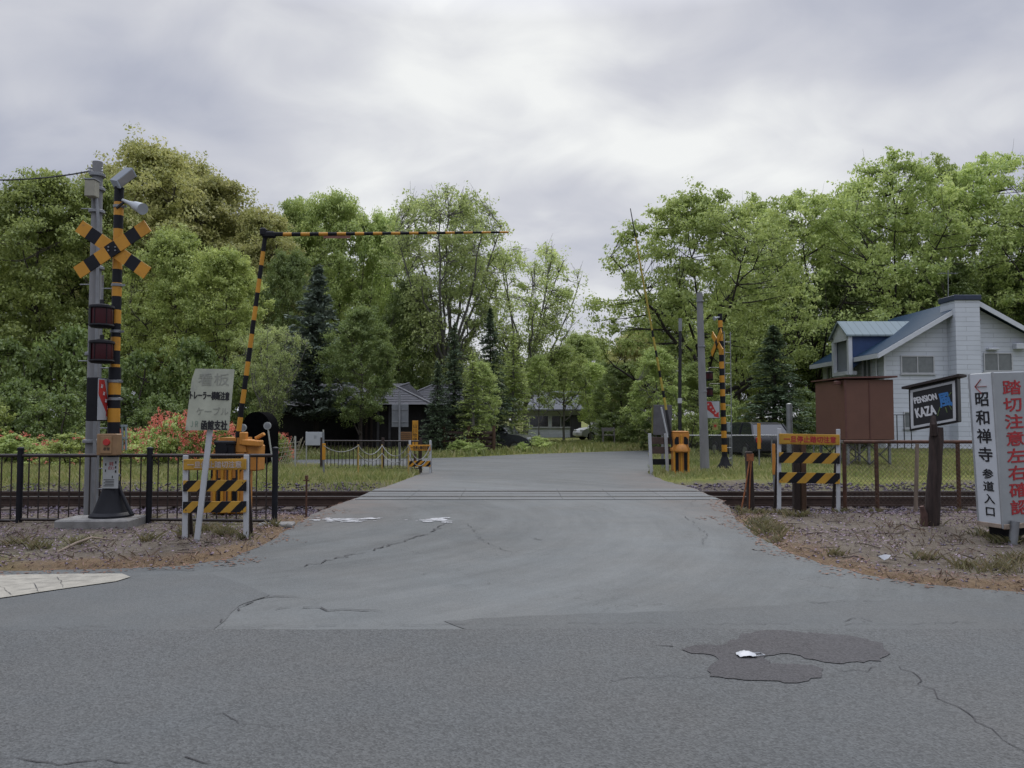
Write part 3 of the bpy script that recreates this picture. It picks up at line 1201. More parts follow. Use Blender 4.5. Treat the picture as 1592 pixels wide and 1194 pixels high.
def utility_left():
    b = G(140, 803)
    y = 12.2
    x0 = P(141, 800, y).x
    x1 = P(152, 255, y).x
    ztop = P(152, 252, y).z
    t = thing('utility_pole', 'grey concrete utility pole with beige box beside the striped signal', 'utility pole', (x0, y, 0))
    mb = MB()
    mb.tube([(x0, y, -.1), (x0 + (x1 - x0) * .5, y, ztop * .5), (x1, y, ztop)], [.104, .09, .078], 20)
    mb.build('pole', concrete, t)
    mb = MB()
    for zz in (ztop - .25, ztop - .48, ztop - .85, 4.0, 2.6, 1.2):
        xx = x0 + (x1 - x0) * zz / ztop
        mb = MB().lathe((xx, y, zz), [(.1 + .03 * (1 - zz / ztop), 0), (.118 + .03 * (1 - zz / ztop), .01), (.118 + .03 * (1 - zz / ztop), .05), (.1 + .03 * (1 - zz / ztop), .06)], 18)
        mb.build('pole_band', grey_metal, t)
    for k in range(6):
        zz = 1.9 + k * .62
        xx = x0 + (x1 - x0) * zz / ztop
        MB().cyl((xx + (-.25 if k % 2 else .25), y, zz), (xx, y, zz), .009, n=6).build('step_peg', grey_metal, t)
    c = P(143, 294, y - .17)
    bx = MB().box(c, (.16, .16, .27), 0, None, .012).build('junction_box', beige, t)
    MB().box(c + Vector((0, 0, .145)), (.18, .18, .02)).build('box_lid', grey_metal, bx)
    MB().tube([c + Vector((.05, .05, -.13)), c + Vector((.08, .06, -.5)), (x0 + .10, y - .13, 2.5), (x0 + .12, y - .15, .1)], .024, 8).build('conduit', grey_metal, t)
    mb = MB()
    mb.cyl(P(138, 268, y), P(158, 268, y), .02, n=8)
    for px in (140, 157):
        mb.lathe(P(px, 268, y), [(.02, 0), (.035, .02), (.025, .05), (.035, .07), (.015, .1)], 12)
    mb.build('insulator', white, t)
    # wire
    a = P(140, 266, y)
    e = P(-260, 240, y - 1.5)
    w = MB().tube([a.lerp(e, k / 12) + Vector((0, 0, -.55 * (1 - (2 * k / 12 - 1) ** 2) * .45)) for k in range(13)], .012, 6).build('overhead_wire', dark_metal)
    tag(w, 'thin black overhead wire running from the concrete pole top out over the fence', 'wire')


utility_left()


def ped_fence():
    y0, y1 = 11.42, 11.35
    t = thing('pedestrian_fence', 'dark brown metal railing with slim balusters in front of the railway', 'fence', (-6.5, 11.4, 0))
    posts = [P(425, 818, y1).x, P(232, 812, y0).x]
    posts.append(posts[1] - (posts[0] - posts[1]) - .06)
    posts.append(posts[2] - 1.9)
    gz = .0
    for px in posts:
        MB().cyl((px, 11.4, -.1), (px, 11.4, 1.13), .043, n=16).lathe((px, 11.4, 1.13), [(.048, 0), (.048, .025), (.02, .04)], 16).build('post', navy, t)
    xa, xb = posts[-1], posts[0]
    for i in range(len(posts) - 1):
        a, b = posts[i + 1] + .04, posts[i] - .04
        MB().cyl((a, 11.4, 1.04), (b, 11.4, 1.04), .026, n=12).build('top_rail', brownblack, t)
        MB().cyl((a, 11.4, .09), (b, 11.4, .07), .024, n=12).build('bottom_rail', brownblack, t)
        n = 12
        for k in range(n):
            xx = a + (b - a) * (k + .6) / (n + .2)
            MB().cyl((xx, 11.4, .08), (xx, 11.4, 1.03), .0105, n=8, cap=False).build('baluster', brownblack, t)
    p = MB().box((posts[0] + .06, 11.3, .02), (.5, .3, .07), 0, rz(.08), .02).build('post_footing', pad_conc, t)


ped_fence()


def barricade(name_label, pl, pr, y, zs, bh, mats_, txt=None, lean=0.0, group=None, depth=.25, txtmat=None, post_mat=None, tilt=0.0, back=False, ph=None):
    """pl/pr: X of the two uprights; zs: centre heights of top board and striped boards"""
    t = thing('road_barricade', name_label, 'barricade', ((pl + pr) / 2, y, 0), group)
    w = pr - pl
    H = ph or zs[0] + bh * .9
    m = about(((pl + pr) / 2, y, 0), ry(tilt))
    for i, xx in enumerate((pl, pr)):
        mb = MB()
        mb.box((xx, y + .02, (H - .1) / 2 + .0), (.065, .03, H + .1), 0, None, .005)
        mb.box((xx + .02, y + .055, H / 2), (.03, .04, H + .02), 1, None, .005)
        mb.xf(m).build('post', [post_mat or white, wood_dark], t)
        mb = MB()
        mb.bar((xx, y + .06, H * .86), (xx, y + depth, -.05), .045, .03)
        mb.xf(m).build('brace', wood_dark, t)
    for k, zc in enumerate(zs):
        mb = MB()
        dz = -.004 if back else -.012
        if k == 0:
            mb.box(((pl + pr) / 2, y - .012, zc), (w + .02, .026, bh), 0, None, .004)
            if txt:
                mb.box(((pl + pr) / 2, y - .028, zc), (w * .97, .006, bh * .78), 2)
            bd = mb.xf(m).build('name_board', [mats_[0], mats_[1], mats_[0]], t)
            if txt:
                mm = m @ frame(((pl + pr) / 2, y - .0325, zc), (1, 0, 0), (0, 0, 1))
                text(txt, bh * .62, mm, txtmat or red_letter, bd, heavy=bh * .018, fit=(w * .88, bh * .6))
        else:
            # diagonal stripes, sheared by 45 degrees, cut to the board
            n = 6
            pitch = w / 3.1
            x = pl - bh - pitch * .3 * k
            x_lo, x_hi = pl - .01, pr + .01
            kk = 0
            zb, zt = zc - bh / 2, zc + bh / 2
            while x < x_hi:
                x2 = x + pitch / 2
                # parallelogram (x,zb)-(x2,zb)-(x2+bh,zt)-(x+bh,zt) clipped to [x_lo,x_hi]
                poly = [(x, zb), (x2, zb), (x2 + bh, zt), (x + bh, zt)]
                poly = clipx(poly, x_lo, x_hi)
                if len(poly) > 2:
                    mb.prism([(q[0], y - .025, q[1]) for q in poly], (0, .025, 0), kk % 2)
                x = x2
                kk += 1
            mb.xf(m).build('striped_board', [mats_[0], mats_[1]], t, smooth=False)
            mb = MB()
            for xx in (pl + .03, pr - .03):
                for zz in (zc - bh * .25, zc + bh * .25):
                    mb.cyl((xx, y - .03, zz), (xx, y - .025, zz), .008, n=8)
            mb.xf(m).build('bolt', dark_metal, t)
    return t


def clipx(poly, lo, hi):
    for val, keep in ((lo, lambda q: q >= lo), (hi, lambda q: q <= hi)):
        out = []
        for i in range(len(poly)):
            a, b = poly[i], poly[(i + 1) % len(poly)]
            ka, kb = keep(a[0]), keep(b[0])
            if ka:
                out.append(a)
            if ka != kb:
                s = (val - a[0]) / (b[0] - a[0])
                out.append((val, a[1] + s * (b[1] - a[1])))
        poly = out
        if not poly:
            break
    return poly


yb = 9.9
barricade('yellow and black striped barricade behind the leaning grey sign', P(287, 800, yb).x, P(382, 800, yb).x, yb,
          [P(330, 722, yb).z, P(330, 755, yb).z, P(330, 788, yb).z], .142, (dull_yellow, black), '一旦停止踏切注意', group='striped barricades by the crossing', txtmat=pm('bleached_lettering', (.50, .42, .38), .6, var=.2, scale=40), ph=1.12, tilt=R(-.5))
yb = 12.9
barricade('yellow and black striped barricade with red lettering in front of the rusty mesh fence', P(1211, 740, yb).x, P(1303, 740, yb).x, yb,
          [P(1255, 683, yb).z, P(1255, 712, yb).z, P(1255, 743, yb).z], .178, (dull_yellow, black), '一旦停止踏切注意', group='striped barricades by the crossing', tilt=R(1.0), ph=1.42)
yb = 22.2
barricade('small yellow barricade across the tracks at the end of the black railing', P(637, 700, yb).x, P(669, 700, yb).x, yb,
          [P(655, 696, yb).z, P(655, 721, yb).z], .17, (yellow, black), '一旦停止踏切注意', group='striped barricades by the crossing', ph=.95, txtmat=blk_letter)
yb = 21.9
bkw = pm('weathered_board_back', (.09, .06, .05), .85, var=.25, scale=10)
t = thing('road_barricade', 'barricade seen from behind with bare brown boards beside orange gate machine', 'barricade', (P(1027, 700, yb).x, yb, 0), 'striped barricades by the crossing')
for px, ln in ((1010, -1.5), (1035, -1.0)):
    a, b = P(px, 674, yb), P(px + 3, 733, yb)
    MB().bar((b.x, yb, -.05), (a.x, yb, a.z), .09, .05).build('post', white, t)
for k, (ya, h_, mt) in enumerate(((685, .2, bkw), (700, .2, bkw), (718, .17, black))):
    a, b = P(1013, ya, yb + .04), P(1044, ya, yb + .04)
    MB().box((a + b) / 2, ((b - a).length, .03, h_), 0, None, .004).build('board', mt, t)


# leaning information sign
def leaning_sign():
    y = 9.75
    base = P(305, 838, y)
    base.z = -.05
    top = P(330, 640, y)
    t = thing('leaning_sign', 'weathered grey sign leaning on a white post with handwritten black Japanese lettering', 'sign', (base.x, y, 0))
    d = (top - base)
    MB().bar(base, top + d * .18, .07, .03).build('post', white, t)
    cs = [P(304, 573, y - .05), P(364, 574, y - .05), P(355, 669, y - .05), P(288, 669, y - .05), P(298, 590, y - .05)]
    pb = MB().prism(cs, (0, .02, 0)).build('sign_board', sign_grey, t)
    right = Vector((1, 0, .0))
    up = Vector((.13, 0, 1))
    text('トレーラー横断注意', .086, frame(P(326, 615, y - .053), (1, 0, -.035), up), blk_letter, pb, heavy=.003, fit=(.50, .105))
    text('函館支社', .125, frame(P(333, 661, y - .053), (1, 0, -.01), up), blk_letter, pb, heavy=.004, fit=(.33, .12))
    text('ＪＲ', .10, frame(P(302, 659, y - .053), (1, 0, 0), up), green_letter, pb, sx=.6)
    text('看板', .17, frame(P(332, 590, y - .053), (1, 0, 0), up), ghost_letter, pb, sx=1.2)
    text('ケーブル', .11, frame(P(330, 639, y - .053), (1, 0, 0), up), ghost_letter, pb, sx=.95)
    return t


leaning_sign()


def gate_left():
    y = 12.5
    b = P(365, 801, y)
    t = thing('crossing_gate', 'orange crossing gate machine with bent arm reaching over the road', 'crossing gate', (b.x, y, 0))
    X = lambda px: P(px, 740, y).x
    Z = lambda py: P(365, py, y).z
    mb = MB()
    mb.box(((X(333) + X(385)) / 2, y + .05, .55), (X(385) - X(333), .42, 1.0), 0, None, .025)
    mb.prism([(X(336), y - .16, 1.05), (X(347), y - .16, Z(680)), (X(383), y - .16, Z(680)), (X(388), y - .16, 1.05)], (0, .4, 0))
    mb.box((X(388), y + .05, .95), (.36, .34, .42), 0, None, .02)
    mb.build('machine_body', orange, t)
    mb = MB()
    mb.box((X(357), y - .2, Z(704)), (.30, .12, .33), 0, None, .02)
    mb.box((X(357), y - .22, Z(688)), (.34, .1, .07), 0, None, .02)
    mb.cyl((X(353), y - .28, Z(697)), (X(353), y - .12, Z(697)), .1, n=20)
    mb.build('drive_housing', black, t)
    mb = MB()
    for xx in (340, 352, 364, 376):
        mb.box((X(xx), y - .18, .42), (.045, .03, .7), 0, None, .006)
    mb.build('front_rib', yellow, t)
    mb = MB()
    for xx in (334, 372):
        mb.prism([(X(xx), y - .17, .98), (X(xx + 7), y - .17, .98), (X(xx + 11), y - .17, .8), (X(xx), y - .17, .62)], (0, .03, 0))
    mb.box((X(346), y - .166, .38), (.06, .012, .5), 0)
    mb.box((X(370), y - .166, .38), (.06, .012, .5), 0)
    mb.build('recess_panel', black, t)
    mb = MB()
    mb.box((X(395), y - .1, Z(688)), (.3, .2, .1), 0, ry(.08), .015)
    mb.box((X(382), y - .12, Z(681)), (.1, .14, .2), 0, None, .012)
    mb.box((X(404), y - .02, Z(678)), (.16, .1, .05), 0, ry(-.5), .01)
    mb.build('arm_clamp', pm('clamp_orange', (.62, .26, .04), .5, var=.15), t)
    # lower arm
    a, e = P(368, 692, y - .12), P(412, 370, y - .12)
    mb = MB()
    n = 15
    for k in range(n):
        mb.cyl(a.lerp(e, k / n), a.lerp(e, (k + 1) / n), .042 - .008 * k / n, .042 - .008 * (k + 1) / n, 12, 0 if (k % 2 == 1 and k < 14) else 1)
    arm = mb.build('lower_arm', [yellow, black], t)
    mb = MB()
    c = P(418, 365, y - .12)
    mb.box(c, (.22, .11, .1), 0, None, .02)
    mb.box(P(434, 364, y - .12), (.16, .07, .06), 0, None, .012)
    mb.box(P(410, 361, y - .12), (.1, .13, .13), 0, None, .02)
    mb.prism([P(404, 352, y - .14), P(410, 357, y - .14), P(424, 359, y - .14), P(414, 362, y - .14)], (0, .04, 0))
    mb.build('elbow_joint', black, t)
    a, e = P(440, 364.5, y - .12), P(791, 361, y - .12)
    mb = MB()
    n = 25
    for k in range(n):
        mb.cyl(a.lerp(e, k / n), a.lerp(e, (k + 1) / n), .034 - .017 * k / n, .034 - .017 * (k + 1) / n, 10, 1 if k % 2 else 0)
    mb.build('upper_arm', [yellow, black], t)
    mb = MB()
    q0, q1 = P(503, 369, y - .12), P(545, 368, y - .12)
    mb.box((q0 + q1) / 2, ((q1 - q0).length, .006, .045))
    mb.build('arm_placard', pm('pinkish_cloth', (.32, .16, .12), .8, var=.2, scale=25), t)
    return t


gate_left()

# thin rusty marker post on the ballast
b = G(476, 802)
t = thing('marker_post', 'thin rusty steel rod standing in ballast beside the road edge', 'post', (b.x, b.y, -.1))
MB().cyl((b.x, b.y, -.25), (b.x, b.y, .62), .016, n=8).cyl((b.x, b.y, .60), (b.x, b.y, .66), .03, .026, n=10).build('rod', rust, t)
MB().box((b.x, b.y - .01, .58), (.1, .02, .02)).build('cross_piece', rust, t)

# round delineators
for px, py, yb, lb in ((378, 665, 20.5, 'round grey reflector on pale pole just beside the raised gate arm'), (416, 662, 20.0, 'round grey reflector on leaning pale pole above the end fence post')):
    c = P(px, py, yb)
    base = G(px + (14 if px > 400 else 2), 650 + 1888 / yb)
    t = thing('delineator', lb, 'reflector post', (base.x, yb, 0), 'round reflector posts beyond the tracks')
    MB().tube([(base.x, yb, -.05), c], .022, 8).build('post', pm('pale_pole', (.42, .43, .38), .6, var=.1), t)
    dl = MB().cyl(c + Vector((0, -.03, 0)), c + Vector((0, .0, 0)), .1, n=24).build('disc', offwhite, t)
    MB().cyl(c + Vector((0, -.035, 0)), c + Vector((0, -.031, 0)), .075, n=24).build('reflector', grey_metal, dl)

# small white notice board
yb = 24
t = thing('notice_board', 'small blank white board on two thin poles in the grass', 'sign', (P(489, 700, yb).x, yb, 0))
c = P(488, 682, yb)
MB().box(c, (.52, .02, .42), 0, None, .004).build('board', sign_white, t)
for px in (476, 502):
    MB().cyl((P(px, 700, yb).x, yb + .03, -.05), (P(px, 700, yb).x, yb + .03, P(px, 668 if px > 490 else 671, yb).z), .022, n=8).build('pole', pm('pale_pole', (.42, .43, .38)), t)
mb = MB()
for k in range(3):
    mb.box(c + Vector((.02 + k * .025, -.012, .05)), (.008, .004, .12 - .03 * (k % 2)))
mb.build('board_mark', grey_metal, t)

# yellow marker post beside it
yb = 20.6
t = thing('yellow_marker', 'short yellow plate on a grey post in the long grass', 'marker post', (P(503, 720, yb).x, yb, 0))
MB().cyl((P(503, 740, yb).x, yb + .03, -.05), (P(502, 690, yb).x, yb + .03, P(502, 672, yb).z), .028, n=8).build('post', grey_metal, t)
MB().box(P(503.5, 702, yb), (.09, .02, .44), 0, None, .004).build('plate', yellow, t)


# rope fence: yellow poles with a slack white rope
def rope_fence():
    yb = 21.0
    t = thing('rope_fence', 'slack white rope strung between thin yellow poles along the grass', 'rope fence', (P(580, 720, yb).x, yb, 0))
    pts = [(503, 20.4), (557, 20.8), (594, 21.8), (635, 21.4), (669, 22.0)]
    tops = []
    for px, y in pts:
        g = P(px, 650 + 1888 / y, y)
        tp = P(px, 691, y)
        tops.append(Vector((g.x, y, tp.z)))
        if px in (557, 594, 635):
            MB().cyl((g.x, y, -.05), tp, .022, n=8).build('pole', pm('straw_yellow_pole', (.48, .33, .09), .6, var=.12), t)
    for row, dz in ((0, -.03), (1, -.25)):
        for i in range(len(tops) - 1):
            if row and i < 1:
                continue
            a, b = tops[i] + Vector((0, -.02, dz)), tops[i + 1] + Vector((0, -.02, dz))
            sag = (.17, .25, .3, .4)[i] * (1 if not row else .9)
            MB().tube([a.lerp(b, k / 10) + Vector((0, 0, -sag * (1 - (2 * k / 10 - 1) ** 2))) for k in range(11)], .013, 6).build('rope', rope_m, t)
    return t


rope_fence()


def far_fence():
    yb = 22.9
    t = thing('pedestrian_fence', 'low black railing with slim balusters on the far side of the tracks', 'fence', (P(590, 700, yb).x, yb, 0))
    xa, xb = P(500, 700, yb).x, P(657, 700, yb).x
    yf = lambda x: yb - .5 * (x - xa) / (xb - xa)
    for px in (500, 598, 657):
        x = P(px, 700, yb).x
        MB().cyl((x, yf(x), -.05), (x, yf(x), 1.02), .045, n=12).build('post', pm('post_brown', (.04, .025, .022), .6), t)
    for z in (.92, .12):
        MB().tube([(xa, yf(xa), z), (xb, yf(xb), z)], .02, 8).build('rail', brownblack, t)
    n = 26
    for k in range(n):
        x = xa + (xb - xa) * (k + .5) / n
        MB().cyl((x, yf(x), .12), (x, yf(x), .92), .011, n=6, cap=False).build('baluster', brownblack, t)


far_fence()

# sign seen from behind on a tall pole, wooden name post, timber board
yb = 24.5
t = thing('road_sign', 'square grey sign back on a tall galvanised pole before the dark building', 'sign', (P(621, 700, yb).x, yb, 0))
MB().cyl((P(621, 730, yb).x, yb, -.05), (P(621, 650, yb).x, yb, P(622, 608, yb).z), .034, n=12).build('pole', grey_metal, t)
c = P(622, 646, yb + .06)
MB().box(c, (.54, .02, .74), 0, None, .006).build('sign_panel', pm('sign_back_grey', (.20, .215, .23), .5, .2, var=.12), t)
mb = MB()
for dz in (-.2, .2):
    mb.box(c + Vector((0, -.02, dz)), (.5, .02, .03))
mb.build('stiffener', grey_metal, t)

yb = 25.5
t = thing('name_post', 'tall narrow yellow name post with black lettering in front of the dark building', 'sign', (P(645.5, 700, yb).x, yb, 0))
c = P(645.5, 673, yb)
MB().box((c.x, yb, .1), (.09, .09, .6), 0).build('post', wood_brown, t)
nb = MB().box(c, (.19, .05, .82), 0, None, .006).build('board', yellow, t)
text('山\n川\n牧\n場', .15, frame(c + Vector((0, -.028, 0)), (1, 0, 0), (0, 0, 1)), blk_letter, nb, line=1.05)

t = thing('menu_board', 'brown slatted timber board standing beside the yellow name post', 'sign', (P(630, 700, 27).x, 27, 0))
c = P(630, 679, 27)
MB().box(c, (.46, .04, .34), 0, None, .005).build('board', pm('ochre_timber', (.20, .10, .035), .7, var=.2, scale=20, stretch=(1, 1, 8)), t)
mb = MB()
for k in range(4):
    mb.box(c + Vector((0, -.024, .11 - .07 * k)), (.36, .006, .014))
mb.build('board_line', wood_brown, t)
for dx in (-.18, .18):
    MB().box((c.x + dx, 27.03, .4), (.04, .03, .9)).build('leg', wood_brown, t)

# bamboo lattice
yb = 23.5
t = thing('trellis', 'small pale bamboo trellis leaning in the grass beside the fence end', 'trellis', (P(447, 700, yb).x, yb, 0))
mb = MB()
rg = random.Random(3)
for k in range(9):
    a = P(434 + 3.2 * k, 722, yb)
    b = P(438 + 3.2 * k + rg.uniform(4, 14), 680 + rg.uniform(-2, 6), yb + .1)
    mb.tube([a, b], .011, 5)
for k in range(5):
    mb.tube([P(434, 690 + 7 * k, yb + .03), P(466, 687 + 6 * k, yb + .03)], .009, 5)
mb.build('cane_lattice', pm('bamboo', (.34, .31, .22), .7, var=.2), t)
MB().cyl(P(459, 726, yb), P(459, 678, yb), .028, n=8).build('post', pm('pale_pole', (.42, .43, .38)), t)

# ================================================================== RIGHT SIDE OBJECTS
def gate_right():
    y = 21.7
    xc = P(1057.5, 700, y).x
    t = thing('crossing_gate', 'orange crossing gate machine with single arm raised upright beyond the tracks', 'crossing gate', (xc, y, 0))
    mb = MB()
    mb.box((xc, y + .05, .36), (.44, .36, .70), 0, None, .015)
    mb.prism([(xc + a, y - .15, z) for a, z in ((-.25, .66), (-.25, .72), (-.20, .8), (-.2, .95), (-.23, 1.1), (-.225, 1.18), (.225, 1.18), (.23, 1.1), (.2, .95), (.2, .8), (.25, .72), (.25, .66))], (0, .40, 0))
    mb.box((xc, y + .05, 1.205), (.43, .4, .05), 0, None, .015)
    mb.build('machine_body', orange, t)
    mb = MB()
    mb.lathe((xc, y - .15, .66), [(.19, 0), (.19, .02), (.175, .1), (.12, .19), (.04, .22)], 24)
    mb.build('drive_cover', orange, t)
    mb = MB()
    for s in (-1, 1):
        mb.box((xc + s * .12, y - .135, .36), (.085, .012, .52))
        mb.prism([(xc + s * a, y - .162, z) for a, z in ((.07, .84), (.19, .86), (.19, 1.0), (.14, 1.07), (.075, 1.07))], (0, .02, 0))
    mb.build('recess_panel', black, t)
    mb = MB()
    mb.box((xc, y - .15, .34), (.05, .03, .6), 0, None, .005)
    for s in (-1, 1):
        mb.box((xc + s * .2, y - .14, .34), (.05, .03, .62), 0, None, .005)
    mb.box((xc, y - .17, 1.0), (.05, .03, .26), 0, None, .005)
    mb.build('front_rib', yellow, t)
    # arm: dark butt, white and yellow lower arm, striped upper arm
    a, e = P(1047, 700, y + .1), P(980, 324, y + .1)
    pts = lambda s: a.lerp(e, s)
    MB().tube([pts(0), pts(.1), pts(.165)], [.05, .045, .04], 10).build('arm_butt', dark_metal, t)
    mb = MB()
    z = .16
    k = 0
    n = 26
    for k in range(n):
        s0, s1 = .16 + .72 * k / n, .16 + .72 * (k + 1) / n
        mb.cyl(pts(s0), pts(s1), .036 - .014 * k / n, .036 - .014 * (k + 1) / n, 10, 1 if (k % 3 == 2 and k < 14) else 0)
    mb.cyl(pts(.88), pts(1.0), .02, .012, 8, 1)
    mb.build('arm', [pm('faded_lime_yellow', (.42, .33, .05), .6, var=.15, scale=9), black], t)
    MB().bar(P(1038, 680, y - .05), P(1028, 633, y - .05), .11, .03).build('counterweight', white, t)
    return t


gate_right()

# plain grey panel back beside the gate
yb = 23.2
t = thing('road_sign', 'tall dark grey sign back standing behind the brown boards beside gate arm', 'sign', (P(1030, 700, yb).x, yb, 0))
c = P(1030, 653, yb)
MB().box(c, (.56, .03, .92), 0, ry(.03), .006).build('sign_panel', pm('dark_grey_panel', (.115, .115, .125), .6, .1, var=.15), t)
MB().box(c + Vector((-.3, .02, .02)), (.05, .03, .86), 0, ry(.03)).build('panel_edge', pm('olive_edge', (.16, .17, .04), .7, var=.2), t)
MB().cyl((c.x, yb + .04, -.05), (c.x, yb + .04, c.z), .04, n=10).build('pole', grey_metal, t)


def signal_right():
    y = 23.6
    x = P(1127, 730, y).x
    xt = P(1119, 487, y).x
    t = thing('crossing_signal', 'striped railway crossing signal with ladder on far side of the tracks', 'crossing signal', (x, y, 0))
    ln = ((xt - x) / 4.86, 0)
    mb = MB()
    band_pole(mb, x, y, .3, 4.86, .085, .07, .215, 0, ln)
    mb.build('pole', [navy, yellow], t)
    MB().lathe((x, y, 0), [(.28, 0), (.27, .04), (.15, .22), (.1, .4)], 20).build('base', black, t)
    xa = lambda z: x + ln[0] * (z - .3)
    zc = P(1117, 533, y).z
    c = Vector((xa(zc) - .125, y - .03, zc))
    for sg, d in ((1, 0), (-1, -.022)):
        mb = MB()
        striped_board(mb, c + rz(R(-87)) @ Vector((0, d, 0)), rz(R(-87)) @ ry(R(34) * sg), 1.16, .2, .02, [(.18, 0), (.16, 0), (.15, 0), (.18, 1), (.15, 0), (.16, 0), (.18, 0)])
        mb.build('crossbuck_board', [yellow, navy], t)
    for py in (585, 610):
        zz = P(1100, py, y).z
        cc = Vector((P(1101, py, y).x, y - .1, zz))
        lp = warning_lamp(cc, t, .12, .2, None, False)
        MB().tube([(xa(zz + .26), y, zz + .26), (cc.x + .05, y - .08, zz + .26), (cc.x, y - .1, zz + .24), (cc.x, y - .1, zz + .1)], .018, 8).build('lamp_bracket', dark_metal, lp)
    direction_box(P(1107, 637, y - .2), R(-14), .47, .54, t)
    bx = MB().box(P(1112, 663, y - .12), (.14, .12, .22), 0, None, .01).build('emergency_button_box', pm('yellow_box', (.36, .32, .10), .6, var=.12), t)
    MB().cyl(P(1112, 662, y - .18), P(1112, 662, y - .2), .04, n=14).build('push_button', red_paint, bx)
    MB().box(P(1132, 664, y + .1), (.12, .14, .3), 0, None, .01).build('control_box', pm('pale_teal_metal', (.30, .37, .38)), t)
    ladder(xa(2.5) + .2, y + .1, .1, 4.3, .19, t, .33)
    c = P(1113, 494, y - .05)
    hn = MB().tube([c + Vector((.12, 0, .02)), c + Vector((.02, 0, 0)), c + Vector((-.06, -.03, -.03))], [.02, .03, .07], 14).build('horn_speaker', horn_m, t)
    mb = MB()
    for zz in (4.3, 3.4, 2.5, 1.6, .9):
        mb.bar((xa(zz), y + .02, zz), (xa(2.5) + .1, y + .1, zz), .02, .02)
    mb.build('ladder_stay', grey_metal, t)


signal_right()

yb = 23.0
t = thing('utility_pole', 'bare grey concrete pole standing between orange gate and striped signal', 'utility pole', (P(1096, 728, yb).x, yb, 0))
MB().tube([P(1096, 733, yb), P(1092, 600, yb), P(1087.5, 455, yb)], [.14, .115, .09], 18).build('pole', concrete, t)
mb = MB()
for py in (470, 540, 610):
    c = P(1088 + (py - 455) * .031, py, yb)
    MB().lathe(c, [(.1, 0), (.125, .01), (.125, .04), (.1, .05)], 16).build('pole_band', grey_metal, t)
yb = 30
t = thing('utility_pole', 'slim black pole with white collar behind the grey concrete pole', 'utility pole', (P(1057, 712, yb).x, yb, 0))
MB().tube([P(1057, 714, yb), P(1057, 600, yb), P(1057.5, 495, yb)], [.075, .07, .06], 12).build('pole', dark_metal, t)
MB().cyl(P(1057, 627, yb), P(1057, 619, yb), .085, n=12).build('collar', white, t)
MB().cyl(P(1057.5, 515, yb), P(1057.5, 495, yb), .075, n=12).build('pole_head', grey_metal, t)


# chain link fences
def mesh_wires(mb, p0, p1, z0, z1, pitch, r):
    p0, p1 = Vector(p0), Vector(p1)
    L_ = (p1 - p0).length
    d = (p1 - p0) / L_
    H = z1 - z0
    for sg in (1, -1):
        s = -H
        while s < L_ + H:
            # line from (s, 0) going to (s + sg*H, H)
            a, b = (s, 0.0), (s + sg * H, H)
            t0, t1 = 0.0, 1.0
            dx = b[0] - a[0]
            ta, tb = (0 - a[0]) / dx, (L_ - a[0]) / dx
            t0, t1 = max(t0, min(ta, tb)), min(t1, max(ta, tb))
            if t1 - t0 > .02:
                q0 = p0 + d * (a[0] + dx * t0) + Vector((0, 0, z0 + H * t0))
                q1 = p0 + d * (a[0] + dx * t1) + Vector((0, 0, z0 + H * t1))
                mb.cyl(q0 + Vector((0, .004 * sg, 0)), q1 + Vector((0, .004 * sg, 0)), r, n=3, cap=False)
            s += pitch


def near_mesh_fence():
    y = 13.1
    xa, xb = P(1312, 700, y).x, 11.2
    t = thing('chain_link_fence', 'rusty chain link fence behind the black guesthouse sign', 'fence', (7.5, y, 0))
    zt = P(1400, 687, y).z
    MB().cyl((xa, y, zt), (xb, y, zt), .03, n=10).build('top_rail', rust, t)
    for px in (1313, 1363, 1490, 1640, 1780):
        x = P(px, 740, y).x
        MB().cyl((x, y, -.2), (x, y, zt - .03), .034, n=10).build('post', rust, t)
    mb = MB()
    mesh_wires(mb, (xa, y - .035, 0), (xb, y - .035, 0), .04, zt - .03, .075, .0026)
    mb.build('wire_mesh', pm('rusty_wire', (.15, .12, .10), .7, .2, var=.25), t, smooth=False)
    MB().cyl((P(1423, 790, 12.95).x, 12.95, -.1), (P(1426, 692, 12.95).x, 12.95, P(1426, 690, 12.95).z), .035, .03, 10).build('wooden_stake', pm('pale_stake', (.22, .17, .13), .85, var=.25, stretch=(3, 3, .4)), t)


near_mesh_fence()


def far_mesh_fence():
    y = 26.5
    t = thing('chain_link_fence', 'grey chain link fence in front of parked dark car', 'fence', (8.5, y, 0))
    xa, xb = P(1070, 700, y).x, P(1330, 700, y).x
    zt = P(1100, 677, y).z
    MB().cyl((xa, y, zt), (xb, y, zt), .02, n=8).build('top_rail', grey_metal, t)
    n = 5
    for k in range(n):
        x = xa + (xb - xa) * k / (n - 1)
        MB().cyl((x, y, -.05), (x, y, zt), .028, n=8).build('post', grey_metal, t)
    mb = MB()
    mesh_wires(mb, (xa, y - .03, 0), (xb, y - .03, 0), .05, zt - .02, .12, .0026)
    mb.build('wire_mesh', pm('dull_wire', (.12, .12, .12), .7, .3), t, smooth=False)


far_mesh_fence()

